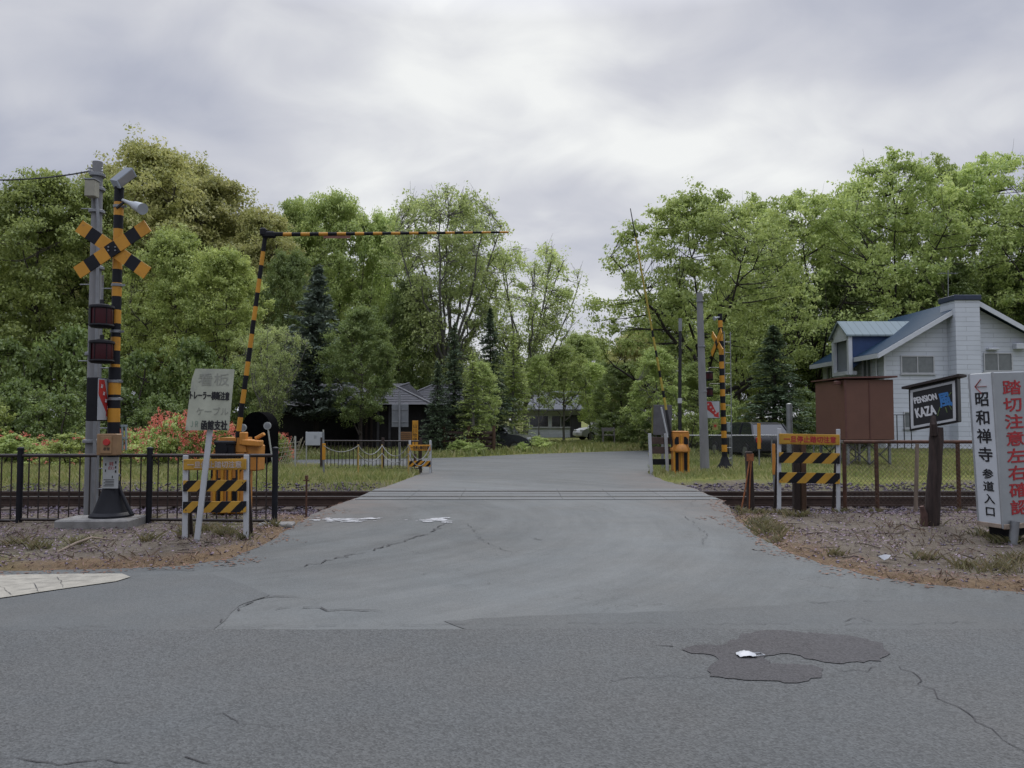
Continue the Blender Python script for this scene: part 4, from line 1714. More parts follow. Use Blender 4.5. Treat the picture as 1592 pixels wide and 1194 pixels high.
# worn red-brown timber post with old rods, timber posts behind the barricade
b = G(1166, 790)
t = thing('timber_post', 'weathered brown timber post with orange iron straps by the road edge', 'post', (b.x, b.y, 0))
MB().bar((b.x + .02, b.y, -.15), (b.x - .01, b.y, P(1162, 702, b.y).z), .115, .11).build('post', wood_dark, t)
MB().box((b.x, b.y, P(1162, 711, b.y).z), (.125, .12, .13)).build('orange_band', pm('rust_orange', (.28, .10, .035), .75, var=.3, scale=14), t)
mb = MB()
mb.tube([(b.x - .02, b.y - .075, 1.0 - .15), (b.x - .1, b.y - .1, .4), (b.x - .2, b.y - .14, -.02)], .014, 6)
mb.tube([(b.x + .01, b.y - .075, .85), (b.x - .03, b.y - .1, .4), (b.x - .05, b.y - .12, -.02)], .012, 6)
mb.build('strap', pm('rust_orange', (.28, .10, .035)), t)
for px, w, mt, lb in ((1237, .11, wood_dark, 'black timber post standing behind the lettered striped barricade'), (1248, .09, wood_brown, 'brown timber post beside the black one behind the lettered barricade')):
    y = 13.55
    x = P(px, 740, y).x
    o = MB().bar((x, y, -.2), (x + .01, y, P(px, 688, y).z), w, .1).build('timber_post', mt)
    tag(o, lb, 'post', 'timber posts behind the barricade')

# yellow marker posts beyond the tracks
for px, y, w, z0, z1, lb in ((1180, 24.4, .11, 658, 698, 'tall yellow marker plate on grey post in front of the dark car'), (1203, 17.9, .075, 690, 738, 'slim orange marker plate beside the tracks behind the barricade post')):
    a, b = P(px, z0, y), P(px, z1, y)
    t = thing('yellow_marker', lb, 'marker post', (a.x, y, 0))
    MB().box((a + b) / 2, (w, .025, a.z - b.z), 0, None, .005).build('plate', orange if px > 1190 else yellow, t)
    MB().cyl((a.x, y + .03, -.1), (a.x, y + .03, a.z - .03), .024, n=8).build('post', grey_metal, t)
y = 27.5
o = MB().cyl((P(1228, 700, y).x, y, -.1), (P(1228, 700, y).x, y, P(1228, 629, y).z), .115, .105, n=14).lathe((P(1228, 700, y).x, y, P(1228, 629, y).z), [(.11, 0), (.11, .02), (.02, .05)], 14).build('bollard_post', grey_metal)
tag(o, 'short thick grey metal post beside the brown shed', 'post')


# brown shed on stilts
def shed():
    y0, y1 = 24.6, 27.0
    xa, xb = P(1314, 640, y0).x, P(1390, 640, y0).x
    zb, zt = P(1350, 684, y0).z, P(1350, 590, y0).z
    t = thing('stilted_shed', 'windowless reddish brown metal shed raised on steel legs', 'shed', ((xa + xb) / 2, 25.8, 0))
    MB().box(((xa + xb) / 2, (y0 + y1) / 2, (zb + zt) / 2), (xb - xa, y1 - y0, zt - zb), 0, None, .02).build('shed_body', shed_red, t)
    mb = MB()
    mb.prism([(xa - .1, y0 - .12, zt + .035), (xb + .08, y0 - .12, zt + .06), (xb + .08, y0 - .12, zt + .12), (xa - .1, y0 - .12, zt + .075)], (0, y1 - y0 + .24, 0))
    mb.build('roof', shed_red2, t)
    MB().box(((xa + xb) / 2, (y0 + y1) / 2, zb - .06), (xb - xa + .06, y1 - y0 + .04, .10), 0, None, .01).build('floor_frame', pm('pale_frame', (.22, .2, .19), .6, var=.15), t)
    mb = MB()
    for xx in (xa + (xb - xa) * .5,):
        mb.box((xx, y0 - .012, (zb + zt) / 2), (.02, .02, zt - zb - .04))
    mb.box((xa + .012, y0 - .012, (zb + zt) / 2), (.05, .02, zt - zb - .02))
    mb.build('panel_seam', shed_red2, t)
    MB().box((xa + .02, y0 + .25, zt - .1), (.18, .2, .12), 0, None, .01).xf(Matrix.Translation((-.14, 0, 0))).build('vent_hood', shed_red2, t)
    for xx in (xa + .12, (xa + xb) / 2, xb - .12):
        for yy in (y0 + .12, y1 - .12):
            MB().bar((xx, yy, -.1), (xx, yy, zb - .1), .08, .08).build('leg', grey_metal, t)
    mb = MB()
    xm = (xa + xb) / 2
    for a, b in (((xa + .12, y0 + .06), (xm, y0 + .06)), ((xm, y0 + .06), (xb - .12, y0 + .06)), ((xa + .12, y1 - .06), (xm, y1 - .06)), ((xm, y1 - .06), (xb - .12, y1 - .06))):
        mb.bar((*a, .1), (*b, zb - .15), .04, .03)
        mb.bar((*a, zb - .15), (*b, .1), .04, .03)
    mb.build('cross_brace', pm('dark_grey_steel', (.09, .09, .095), .6, .3), t)


shed()


# guesthouse sign
def pension_sign():
    y = 11.1
    bx = P(1447, 818, y)
    t = thing('guesthouse_sign', 'black guesthouse signboard with small roof lettered in white on a rough timber post', 'sign', (bx.x, y, 0))
    rg = random.Random(5)
    pts, rs = [], []
    for k in range(9):
        py = 824 - k * (824 - 664) / 8
        q = P(1446 + 9 * k / 8 + rg.uniform(-.6, .6), py, y)
        q.y = y - .03
        pts.append(q)
        rs.append(.095 + rg.uniform(-.008, .008) if k < 8 else .085)
    q = P(1451, 647, y - .06)
    MB().tube([P(1452, 676, y - .07), P(1451, 660, y - .10), q], [.06, .05, .03], 9).build('post_splinter', wood_post, t)
    MB().tube(pts, rs, 12).build('post', wood_post, t)
    MB().tube([P(1437, 822, y - .05), P(1437, 800, y - .05), P(1433, 787, y - .06)], [.06, .05, .03], 10).build('stub', pm('reddish_stub', (.10, .055, .045), .9, var=.3, scale=12, bump=.5), t)
    yaw = R(-46)
    q = rz(yaw)
    c = P(1453, 630, y + .13)
    w, h, d = .66, .63, .16
    up_t = ry(R(-1.5))
    qq = q @ Matrix(((1, 0, 0), (0, 1, 0), (.21, 0, 1)))      # the old box has sagged out of square
    bd = MB().box(c, (w, d, h), 0, qq, .008).build('sign_box', pm('sign_black', (.014, .014, .017), .45, var=.3), t)
    fr = MB()
    fw = .035
    f = lambda xx, zz, o=0: c + qq @ Vector((xx, -d / 2 - .006 - o, zz))
    for (cx, cz, ww, hh) in ((0, h / 2 - .045, w - .06, fw), (0, -h / 2 + .045, w - .06, fw), (-w / 2 + .045, 0, fw, h - .125), (w / 2 - .045, 0, fw, h - .125)):
        fr.box(f(cx, cz), (ww, .012, hh), 0, qq)
    fr.build('white_border', pm('border_white', (.62, .64, .66), .5, var=.06), bd)
    MB().prism([c + qq @ Vector(v) for v in ((-w / 2 - .07, -d / 2 - .08, h / 2 + .015), (w / 2 + .05, -d / 2 - .08, h / 2 + .015), (w / 2 + .05, -d / 2 - .08, h / 2 + .05), (-w / 2 - .07, -d / 2 - .08, h / 2 + .05))], qq @ Vector((0, d + .2, 0))).build('roof_cap', pm('dark_roof_board', (.03, .022, .02), .7, var=.25), t)
    rt = qq @ Vector((1, 0, 0))
    text('PENSION', .105, frame(f(-.10, .12, -.004), rt, (0, 0, 1)), white_letter, bd, heavy=.0045, fit=(.31, .09))
    text('KAZA', .175, frame(f(-.10, -.07, -.004), rt, (0, 0, 1)), white_letter, bd, heavy=.006, fit=(.27, .135))
    text('風', .24, frame(f(.165, .04, -.004), rt, (0, 0, 1)), blue_letter, bd, heavy=.006, fit=(.16, .20))
    mb = MB()
    for a, b, w_ in (((.1, -.05), (.06, -.17), .012), ((.17, -.07), (.19, -.15), .012), ((.22, -.05), (.25, -.12), .01), ((.21, .08), (.25, .13), .012)):
        mb.bar(f(*a), f(*b), .004, w_)
    mb.build('painted_grass', pm('olive_letter', (.13, .19, .06), .6), bd)


pension_sign()


# shrine sign box at the edge
def shrine_sign():
    y = 9.5
    foot = P(1563, 846, y)
    t = thing('temple_sign', 'tall white box sign with red and black Japanese lettering on two faces', 'sign', (foot.x, y, 0))
    yaw = R(15)
    q = ry(R(-2.2)) @ rz(yaw)
    w, d, h = .80, .34, 1.93
    zb = .2
    corner = P(1559, 822, y - .1)           # near vertical edge foot
    up = q @ Vector((0, 0, 1))
    rt = q @ Vector((1, 0, 0))
    bk = q @ Vector((0, 1, 0))
    o = corner
    C = o + rt * (w / 2) + bk * (d / 2) + up * (h / 2)
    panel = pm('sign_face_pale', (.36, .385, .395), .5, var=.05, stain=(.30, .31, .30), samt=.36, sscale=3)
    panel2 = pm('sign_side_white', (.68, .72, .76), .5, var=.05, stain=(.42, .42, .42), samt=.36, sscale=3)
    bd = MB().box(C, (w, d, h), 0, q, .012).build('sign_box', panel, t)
    sc = o - rt * .004 + bk * (d / 2) + up * (h / 2)
    sp = MB().box(sc, (.008, d * .97, h * .985), 0, q).build('side_panel', panel2, bd)
    mb = MB()
    for (a, b) in ((o - rt * .006 - bk * .004, up * h), (o + bk * d - rt * .006, up * h)):
        mb.bar(a, a + b, .022, .022)
    mb.build('edge_trim', pm('trim_grey', (.42, .44, .45), .5, .3, var=.1), bd)
    mb = MB()
    mb.bar(o - bk * .012 + up * .02, o - bk * .012 + rt * w + up * .02, .03, .06)
    mb.bar(o - rt * .016 + up * .03, o - rt * .016 + bk * d + up * .03, .03, .05)
    mb.build('rusty_edge', pm('rust_patch', (.34, .27, .21), .8, var=.25, scale=14, stain=(.14, .055, .025), samt=.45, sscale=8), bd)
    # side text
    fr = lambda s, hh: frame(o - rt * .0105 + bk * (d * (1 - s)) + up * hh, -bk, up)
    text('昭\n和\n禅\n寺', .215, fr(.5, 1.25), blk_letter, sp, heavy=.0035, line=1.2, fit=(.205, .866))
    text('参\n道\n入\n口', .15, fr(.55, .433), blk_letter, sp, heavy=.0025, line=1.2, fit=(.15, .585))
    mb = MB()
    ar = lambda a, b: o - rt * .011 + bk * (d * (1 - a)) + up * b
    for a, b in ((ar(.25, 1.76), ar(.75, 1.76)), (ar(.25, 1.76), ar(.52, 1.85)), (ar(.25, 1.76), ar(.52, 1.67))):
        mb.bar(a, b, .004, .022, up=rt)
    mb.build('red_arrow', faded_red, sp)
    text('踏\n切\n注\n意\n左\n右\n確\n認', .2, frame(o - bk * .003 + rt * (.285) + up * .99, rt, up), red_letter, bd, heavy=.004, line=1.12, fit=(.29, 1.66))
    MB().box(C - up * (h / 2 + .06), (w * .8, d * .6, .12), 0, q).build('base_block', black, t)
    MB().cyl(foot + Vector((0, -.12, -.1)), foot + Vector((.05, -.12, .30)), .05, n=12).build('leg', grey_metal, t)
    MB().cyl(foot + Vector((.62, -.05, -.1)), foot + Vector((.62, -.05, .30)), .05, n=12).build('leg', grey_metal, t)


shrine_sign()

# litter
c = G(1160, 1022)
rg = random.Random(8)
V, F = [], []
n = 9
for i in range(n + 1):
    for j in range(5):
        a, b = i / n - .5, j / 4 - .5
        V.append((c.x + a * .13 * (1 - .7 * abs(b) ** 2), c.y + b * .10, .02 + .022 * math.cos(a * 3) * math.cos(b * 2.5) + rg.uniform(-.004, .004)))
for i in range(n):
    for j in range(4):
        F.append((i * 5 + j, (i + 1) * 5 + j, (i + 1) * 5 + j + 1, i * 5 + j + 1))
t = thing('face_mask', 'crumpled white face mask lying on the dark asphalt patch', 'face mask', (c.x, c.y, .012))
mb = MB()
mb.add(V, F)
mo = mb.build('mask_cloth', plastic_white, t)
MB().tube([(c.x + .06, c.y + .03, .02), (c.x + .11, c.y + .045, .016), (c.x + .125, c.y + .0, .016), (c.x + .08, c.y - .02, .02), (c.x + .06, c.y - .03, .02)], .0035, 5).build('ear_loop', plastic_white, t)
c = G(1376, 876)
mb = MB()
V = [(c.x + .08 * math.cos(k * 1.05) * rg.uniform(.5, 1), c.y + .06 * math.sin(k * 1.05) * rg.uniform(.5, 1), .05 + rg.uniform(-.01, .05)) for k in range(6)] + [(c.x, c.y, .10)]
mb.add(V, [(k, (k + 1) % 6, 6) for k in range(6)])
o = mb.build('plastic_scrap', plastic_white)
tag(o, 'crumpled white plastic scrap lying in dry grass near the road edge', 'litter')

# ================================================================== BUILDINGS AND CARS
siding = None


def siding_mat(name, col, scale=3.2, joint=True):
    m = bpy.data.materials.new(name)
    m.use_nodes = True
    nt = m.node_tree
    N, L = nt.nodes.new, nt.links.new
    b = nt.nodes['Principled BSDF']
    b.inputs['Roughness'].default_value = .6
    tc = N('ShaderNodeTexCoord')
    br = N('ShaderNodeTexBrick')
    mp = N('ShaderNodeMapping')
    mp.inputs['Rotation'].default_value = (R(-90), 0, 0)
    cb = N('ShaderNodeCombineXYZ')
    sp = N('ShaderNodeSeparateXYZ')
    L(tc.outputs['Object'], sp.inputs[0])
    ad = N('ShaderNodeMath')
    ad.operation = 'ADD'
    L(sp.outputs[0], ad.inputs[0])
    L(sp.outputs[1], ad.inputs[1])
    L(ad.outputs[0], cb.inputs[0])
    L(sp.outputs[2], cb.inputs[1])
    L(cb.outputs[0], br.inputs['Vector'])
    br.inputs['Scale'].default_value = 1.0
    br.inputs['Brick Width'].default_value = 1.7
    br.inputs['Row Height'].default_value = .235
    br.inputs['Mortar Size'].default_value = .011
    br.inputs['Mortar Smooth'].default_value = .5
    br.inputs['Color1'].default_value = (*[c * .97 for c in col], 1)
    br.inputs['Color2'].default_value = (*[c * 1.03 for c in col], 1)
    br.inputs['Mortar'].default_value = (*[c * .62 for c in col], 1)
    n = N('ShaderNodeTexNoise')
    n.inputs['Scale'].default_value = .8
    n.inputs['Detail'].default_value = 6
    L(tc.outputs['Object'], n.inputs['Vector'])
    mx = N('ShaderNodeMix')
    mx.data_type = 'RGBA'
    mx.blend_type = 'MULTIPLY'
    mx.inputs['Factor'].default_value = .3
    L(br.outputs['Color'], mx.inputs['A'])
    L(n.outputs[0], mx.inputs['B'])
    L(mx.outputs['Result'], b.inputs['Base Color'])
    bp = N('ShaderNodeBump')
    bp.inputs['Strength'].default_value = .6
    bp.inputs['Distance'].default_value = .02
    bp.invert = True
    L(br.outputs['Fac'], bp.inputs['Height'])
    L(bp.outputs[0], b.inputs['Normal'])
    return m


def roof_mat(name, col, axis=1, pitch=.42):
    m = bpy.data.materials.new(name)
    m.use_nodes = True
    nt = m.node_tree
    N, L = nt.nodes.new, nt.links.new
    b = nt.nodes['Principled BSDF']
    b.inputs['Roughness'].default_value = .6
    b.inputs['Specular IOR Level'].default_value = .08
    tc = N('ShaderNodeTexCoord')
    sp = N('ShaderNodeSeparateXYZ')
    L(tc.outputs['Object'], sp.inputs[0])
    f = N('ShaderNodeMath')
    f.operation = 'FRACT'
    d = N('ShaderNodeMath')
    d.operation = 'DIVIDE'
    d.inputs[1].default_value = pitch
    L(sp.outputs[axis], d.inputs[0])
    L(d.outputs[0], f.inputs[0])
    r = N('ShaderNodeValToRGB')
    r.color_ramp.elements[0].position = .0
    r.color_ramp.elements[0].color = (*[c * .55 for c in col], 1)
    r.color_ramp.elements[1].position = .14
    r.color_ramp.elements[1].color = (*col, 1)
    L(f.outputs[0], r.inputs[0])
    L(r.outputs[0], b.inputs['Base Color'])
    return m


def sash_window(c, w, h, yaw, parent, panes=2, glassm=None, depth=.06):
    q = rz(yaw)
    c = Vector(c)
    fr = MB()
    f = .055
    for (dx, dz, ww, hh) in ((0, h / 2 - f / 2, w, f), (0, -h / 2 + f / 2, w, f), (-w / 2 + f / 2, 0, f, h - 2 * f), (w / 2 - f / 2, 0, f, h - 2 * f)):
        fr.box(c + q @ Vector((dx, -depth / 2, dz)), (ww, depth, hh), 0, q)
    for k in range(1, panes):
        fr.box(c + q @ Vector((-w / 2 + w * k / panes, -depth / 2 + .008, 0)), (f * .8, depth * .8, h - 2 * f), 0, q)
    fo = fr.build('window', pm('window_frame_white', (.6, .62, .64), .4, var=.05), parent, smooth=False)
    MB().box(c + q @ Vector((0, -.014, 0)), (w - 2 * f, .012, h - 2 * f), 0, q).build('pane', glassm or pm('curtained_glass', (.17, .19, .19), .12, var=.12, spec=.7), fo)
    MB().box(c + q @ Vector((0, -depth * .7, -h / 2 - .03)), (w + .1, depth * 1.4, .04), 0, q).build('sill', pm('window_frame_white', (.6, .62, .64)), fo)
    return fo


def white_house():
    y0, y1 = 38.0, 45.6
    xl, xr = 18.7, 27.2
    xm = 22.9
    ze = 5.05
    zr = 7.5
    t = thing('guest_house', 'two storey pale blue-white house with blue metal roof behind the brown shed', 'house', ((xl + xr) / 2, (y0 + y1) / 2, 0))
    wallm = siding_mat('white_siding', (.545, .585, .64))
    trim = pm('house_trim_white', (.70, .74, .79), .5, var=.04)
    mb = MB()
    zrw = zr - .12
    pts = [(xl, y0, -.3), (xr, y0, -.3), (xr, y0, ze), (xm, y0, zrw), (xl, y0, ze)]
    mb.prism(pts, (0, y1 - y0, 0))
    mb.build('wall', wallm, t, smooth=False)
    # two roof slabs with overhang
    bl = roof_mat('blue_metal_roof', (.018, .04, .07), 1, .45)
    s = (zr - ze) / (xm - xl)
    s2 = (zr - ze) / (xr - xm)
    ov = .55
    mb = MB()
    mb.prism([(xl - ov, y0 - .5, ze - s * ov), (xm, y0 - .5, zr), (xm, y0 - .5, zr + .1), (xl - ov, y0 - .5, ze - s * ov + .1)], (0, y1 - y0 + 1.0, 0))
    mb.prism([(xr + ov, y0 - .5, ze - s2 * ov), (xr + ov, y0 - .5, ze - s2 * ov + .1), (xm + .002, y0 - .5, zr + .1), (xm + .002, y0 - .5, zr)], (0, y1 - y0 + 1.0, 0))
    rf = mb.build('roof', bl, t, smooth=False)
    mb = MB()
    mb.prism([(xl - ov - .02, y0 - .56, ze - s * ov - .17), (xm, y0 - .56, zr - .19), (xm, y0 - .56, zr + .07), (xl - ov - .02, y0 - .56, ze - s * ov + .07)], (0, .05, 0))
    mb.prism([(xr + ov + .02, y0 - .56, ze - s2 * ov - .17), (xr + ov + .02, y0 - .56, ze - s2 * ov + .07), (xm + .003, y0 - .56, zr + .07), (xm + .003, y0 - .56, zr - .19)], (0, .05, 0))
    mb.box((xl - ov - .03, (y0 + y1) / 2, ze - s * ov - .04), (.05, y1 - y0 + 1.0, .24))
    mb.build('fascia', trim, rf, smooth=False)
    # chimney stack on the gable
    xa, xb = P(1481, 560, y0 - .5).x, P(1522, 560, y0 - .5).x
    ztop = P(1500, 466, y0 - .5).z
    ch = MB().box(((xa + xb) / 2, y0 - .1, (ztop - .3) / 2), (xb - xa - .1, 1.3, ztop + .3), 0).build('chimney', wallm, t, smooth=False)
    MB().box(((xa + xb) / 2, y0 - .1, ztop + .07), (xb - xa + .04, 1.44, .26), 0, None, .02).build('chimney_cap', pm('navy_cap', (.03, .045, .085), .45, var=.1), ch)
    # gable windows
    sash_window(((P(1426, 567, y0).x), y0 - .002, P(1426, 567, y0).z), 1.68, .92, 0, t)
    sash_window(((P(1551, 563, y0).x), y0 - .002, P(1551, 563, y0).z), 1.45, .95, 0, t)
    sash_window(((P(1413, 653, y0).x), y0 - .002, P(1413, 653, y0).z), .55, .85, 0, t, 1)
    mb = MB()
    c = P(1541, 543, y0)
    mb.box((c.x, y0 - .12, c.z), (.55, .24, .1), 0, None, .02)
    mb.build('vent_hood', trim, t)
    mb = MB()
    c = P(1582, 539, y0)
    mb.box((c.x, y0 - .16, c.z), (.5, .32, .3), 0, None, .03)
    mb.build('air_conditioner', trim, t)
    # side windows (wall facing the road)
    for px, py, w, h in ((1350, 574, 1.0, 1.1), (1293, 582, 1.0, .9)):
        yy = (xl) * FPX / (px - CX)
        sash_window((xl - .002, yy, P(px, py, yy).z), w, h, R(-90), t)
    # dormer with open balcony front
    ya, yb_ = 40.2, 42.1
    xf = 17.95
    zd = 6.78
    zs = 6.05
    ymid = (ya + yb_) / 2
    dm = MB()
    xin = xm - .4
    for sg, yy in ((-1, ya), (1, yb_)):
        dm.prism([(xf - .25, yy + sg * .2, zs - .12), (xf - .25, ymid, zd), (xf - .25, ymid, zd + .09), (xf - .25, yy + sg * .2, zs - .03)], (xin - xf - .6, 0, 0))
    d = dm.build('dormer_roof', roof_mat('pale_metal_roof', (.19, .235, .25), 0, .4), t, smooth=False)
    for yy in (ya, yb_):
        mb = MB()
        mb.prism([(xf, yy - .04, ze - .9), (xf, yy - .04, zs), (xm - 1.5, yy - .04, zs), (xl + .3, yy - .04, ze - .1)], (0, .08, 0))
        mb.build('dormer_cheek', pm('blue_cladding', (.035, .075, .19), .5, var=.08), d, smooth=False)
    mb = MB()
    for yy in (ya, yb_):
        mb.box((xf - .02, yy, (zs + 3.9) / 2), (.2, .22, zs - 3.9))
    mb.prism([(xf - .12, ya - .1, zs - .05), (xf - .12, ymid, zd - .02), (xf - .12, yb_ + .1, zs - .05), (xf - .12, yb_ - .2, zs - .3), (xf - .12, ya + .2, zs - .3)], (.12, 0, 0))
    mb.box((xf + .1, ymid, 4.0), (.5, yb_ - ya, .2))
    mb.build('dormer_frame', trim, d, smooth=False)
    MB().box((xf + .14, ymid, 5.0), (.05, yb_ - ya - .2, 2.1)).build('balcony_back', pm('recess_grey', (.25, .28, .32), .6, var=.05), d)
    # corner pilaster strip and downpipe
    mb = MB()
    mb.box((xl - .01, y0 - .01, 2.4), (.12, .12, 5.2))
    for px in (1330, 1366):
        yy = xl * FPX / (px - CX)
        mb.cyl((xl - .08, yy, 0), (xl - .08, yy, ze - .3), .045, n=8)
    mb.build('downpipe', trim, t)
    # antenna
    a = P(1474, 478, y0 + 2)
    mb = MB()
    mb.cyl(a - Vector((0, 0, .4)), P(1474, 420, y0 + 2), .02, n=6)
    tz = P(1474, 425, y0 + 2)
    mb.bar(tz + Vector((-.5, 0, 0)), tz + Vector((.5, 0, 0)), .02, .02)
    for k in range(6):
        mb.bar(tz + Vector((-.45 + .18 * k, -.25, 0)), tz + Vector((-.45 + .18 * k, .25, 0)), .012, .012)
    mb.build('antenna', grey_metal, t)
    # side stair railing in front of the gable
    mb = MB()
    for px in (1395, 1406, 1417):
        x = P(px, 680, y0 - 1).x
        mb.bar((x, y0 - 1, 0), (x, y0 - 1, P(px, 645, y0 - 1).z), .04, .04)
    mb.bar(P(1390, 645, y0 - 1), P(1425, 645, y0 - 1), .04, .04)
    mb.build('stair_railing', pm('dark_grey_steel', (.09, .09, .095)), t)


white_house()


def dark_building():
    y0, y1 = 36.5, 45
    t = thing('timber_restaurant', 'low dark timber building with grey hipped shingle roof under the trees', 'building', (-8, 40, 0))
    dk = pm('charred_timber', (.016, .014, .015), .8, var=.3, scale=4, stretch=(4, 4, .5), bump=.3)
    shin = pm('grey_shingle', (.10, .10, .11), .8, var=.18, scale=3, stretch=(1, 1, 10), bump=.4, bscale=14)
    xa, xb = P(556, 650, y0).x, P(656, 650, y0).x
    ze = P(600, 629, y0).z
    zr = P(600, 596, y0 + 3.2).z
    MB().box(((xa + xb) / 2, (y0 + y1) / 2, ze / 2 - .1), (xb - xa, y1 - y0, ze + .1)).build('wall', dk, t, smooth=False)

    def hip(x0, x1, ya, yb, z0, z1, ridge0, ridge1, name):
        ov = .55
        v = [(x0 - ov, ya - ov, z0), (x1 + ov, ya - ov, z0), (x1 + ov, yb + ov, z0), (x0 - ov, yb + ov, z0), (*ridge0, z1), (*ridge1, z1)]
        mb = MB()
        mb.add(v, [(0, 1, 5, 4), (1, 2, 5), (2, 3, 4, 5), (3, 0, 4), (0, 3, 2, 1)])
        r = mb.build(name, shin, t, smooth=False)
        # raised courses of shingles on the two slopes in view
        mb = MB()
        for a, b, c_, d_ in ((v[0], v[1], v[5], v[4]), (v[1], v[2], v[5], v[5])):
            a, b, c_, d_ = map(Vector, (a, b, c_, d_))
            for k in range(1, 9):
                s = k / 9
                mb.bar(a.lerp(d_, s) + Vector((0, 0, .01)), b.lerp(c_, s) + Vector((0, 0, .01)), .04, .025)
        mb.build('shingle_course', pm('pale_shingle_edge', (.17, .17, .18), .8, var=.2), r)
        mb = MB()
        mb.bar(Vector(v[1]) + Vector((0, 0, .03)), Vector(v[5]) + Vector((0, 0, .03)), .14, .06)
        mb.bar(Vector(v[0]) + Vector((0, 0, .03)), Vector(v[4]) + Vector((0, 0, .03)), .14, .06)
        mb.build('hip_ridge', pm('pale_shingle_edge', (.2, .2, .215)), r)
        return r
    hip(xa, xb, y0, y1, ze, zr, (xa + 2.0, y0 + 3.4), (xb - 2.1, y0 + 3.4), 'roof')
    # rear wing to the right with a lower roof
    xc = P(742, 650, y0 + 3).x
    MB().box(((xb + xc) / 2 + .01, y0 + 5.5, 1.1), (xc - xb, 5.0, 2.3)).build('wing_wall', dk, t, smooth=False)
    hip(xb - 1.5, xc, y0 + 3.0, y0 + 8, 2.3, 3.45, (xb, y0 + 5.5), (xc - 1.6, y0 + 5.5), 'wing_roof')
    # left wing behind the trees
    xl = P(372, 650, y0 + 2).x
    MB().box(((xl + xa) / 2 - .01, y0 + 5, 1.0), (xa - xl, 6, 2.2)).build('wing_wall', dk, t, smooth=False)
    hip(xl, xa, y0 + 2, y0 + 8, 2.2, 3.5, (xl + 2, y0 + 5), (xa - 1, y0 + 5), 'wing_roof')
    for px in (570, 578, 588, 606):
        MB().box((P(px, 680, y0).x, y0 - .06, ze / 2), (.1, .1, ze)).build('veranda_post', pm('grey_timber', (.10, .10, .11), .8, var=.2) if px > 580 else wood_dark, t)
    # round black doorway hood at the end of the left wing
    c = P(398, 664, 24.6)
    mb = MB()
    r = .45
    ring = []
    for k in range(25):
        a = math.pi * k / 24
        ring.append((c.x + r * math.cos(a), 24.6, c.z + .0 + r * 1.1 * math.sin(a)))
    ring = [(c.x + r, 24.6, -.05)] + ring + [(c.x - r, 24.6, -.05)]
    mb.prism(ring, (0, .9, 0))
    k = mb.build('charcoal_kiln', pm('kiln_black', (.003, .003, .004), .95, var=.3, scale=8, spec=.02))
    tag(k, 'round topped black kiln shape standing behind the orange gate machine', 'kiln')
    # low log wall to the right
    t2 = thing('log_wall', 'low brown log wall between the dark building and parked grey hatchback', 'wall', (P(730, 690, 34.5).x, 34.5, 0))
    a, b = P(690, 690, 34.5).x, P(768, 690, 34.5).x
    mb = MB()
    for k in range(5):
        mb.cyl((a, 34.5, .1 + .2 * k), (b, 34.5, .1 + .2 * k), .105, n=12)
    mb.build('log', pm('log_brown', (.06, .036, .028), .85, var=.3, scale=6, stretch=(.4, 3, 3)), t2)
    for x in (a, (a + b) / 2, b):
        MB().cyl((x, 34.35, -.1), (x, 34.35, 1.25), .08, n=10).build('post', wood_brown, t2)


dark_building()


def far_house():
    y = 62
    xa, xb = P(818, 650, y).x, P(902, 650, y).x
    t = thing('far_house', 'white two window house half hidden by young trees at road end', 'house', ((xa + xb) / 2, y + 3, 0))
    wm = siding_mat('far_siding', (.47, .50, .55))
    ze = P(860, 644, y).z + .5
    MB().box(((xa + xb) / 2, y + 3, ze / 2), (xb - xa, 6, ze)).build('wall', wm, t, smooth=False)
    mb = MB()
    zr = ze + 1.5
    mb.prism([(xa - .5, y - .6, ze - .1), (xa - .5, y + 3, zr), (xa - .5, y + 6.6, ze - .1), (xa - .5, y + 6.6, ze - .2), (xa - .5, y - .6, ze - .2)], (xb - xa + 1, 0, 0))
    mb.build('roof', pm('grey_metal_roof', (.17, .18, .20), .8, var=.1, spec=.1), t, smooth=False)
    for px in (838, 872):
        sash_window((P(px, 656, y).x, y - .01, P(px, 655, y).z), 1.6, 1.0, 0, t, 2, glass_dark)
    MB().box((P(895, 676, y).x, y - .05, .9), (.9, .1, 1.9)).build('door', pm('dark_door', (.05, .05, .06), .5), t)


far_house()


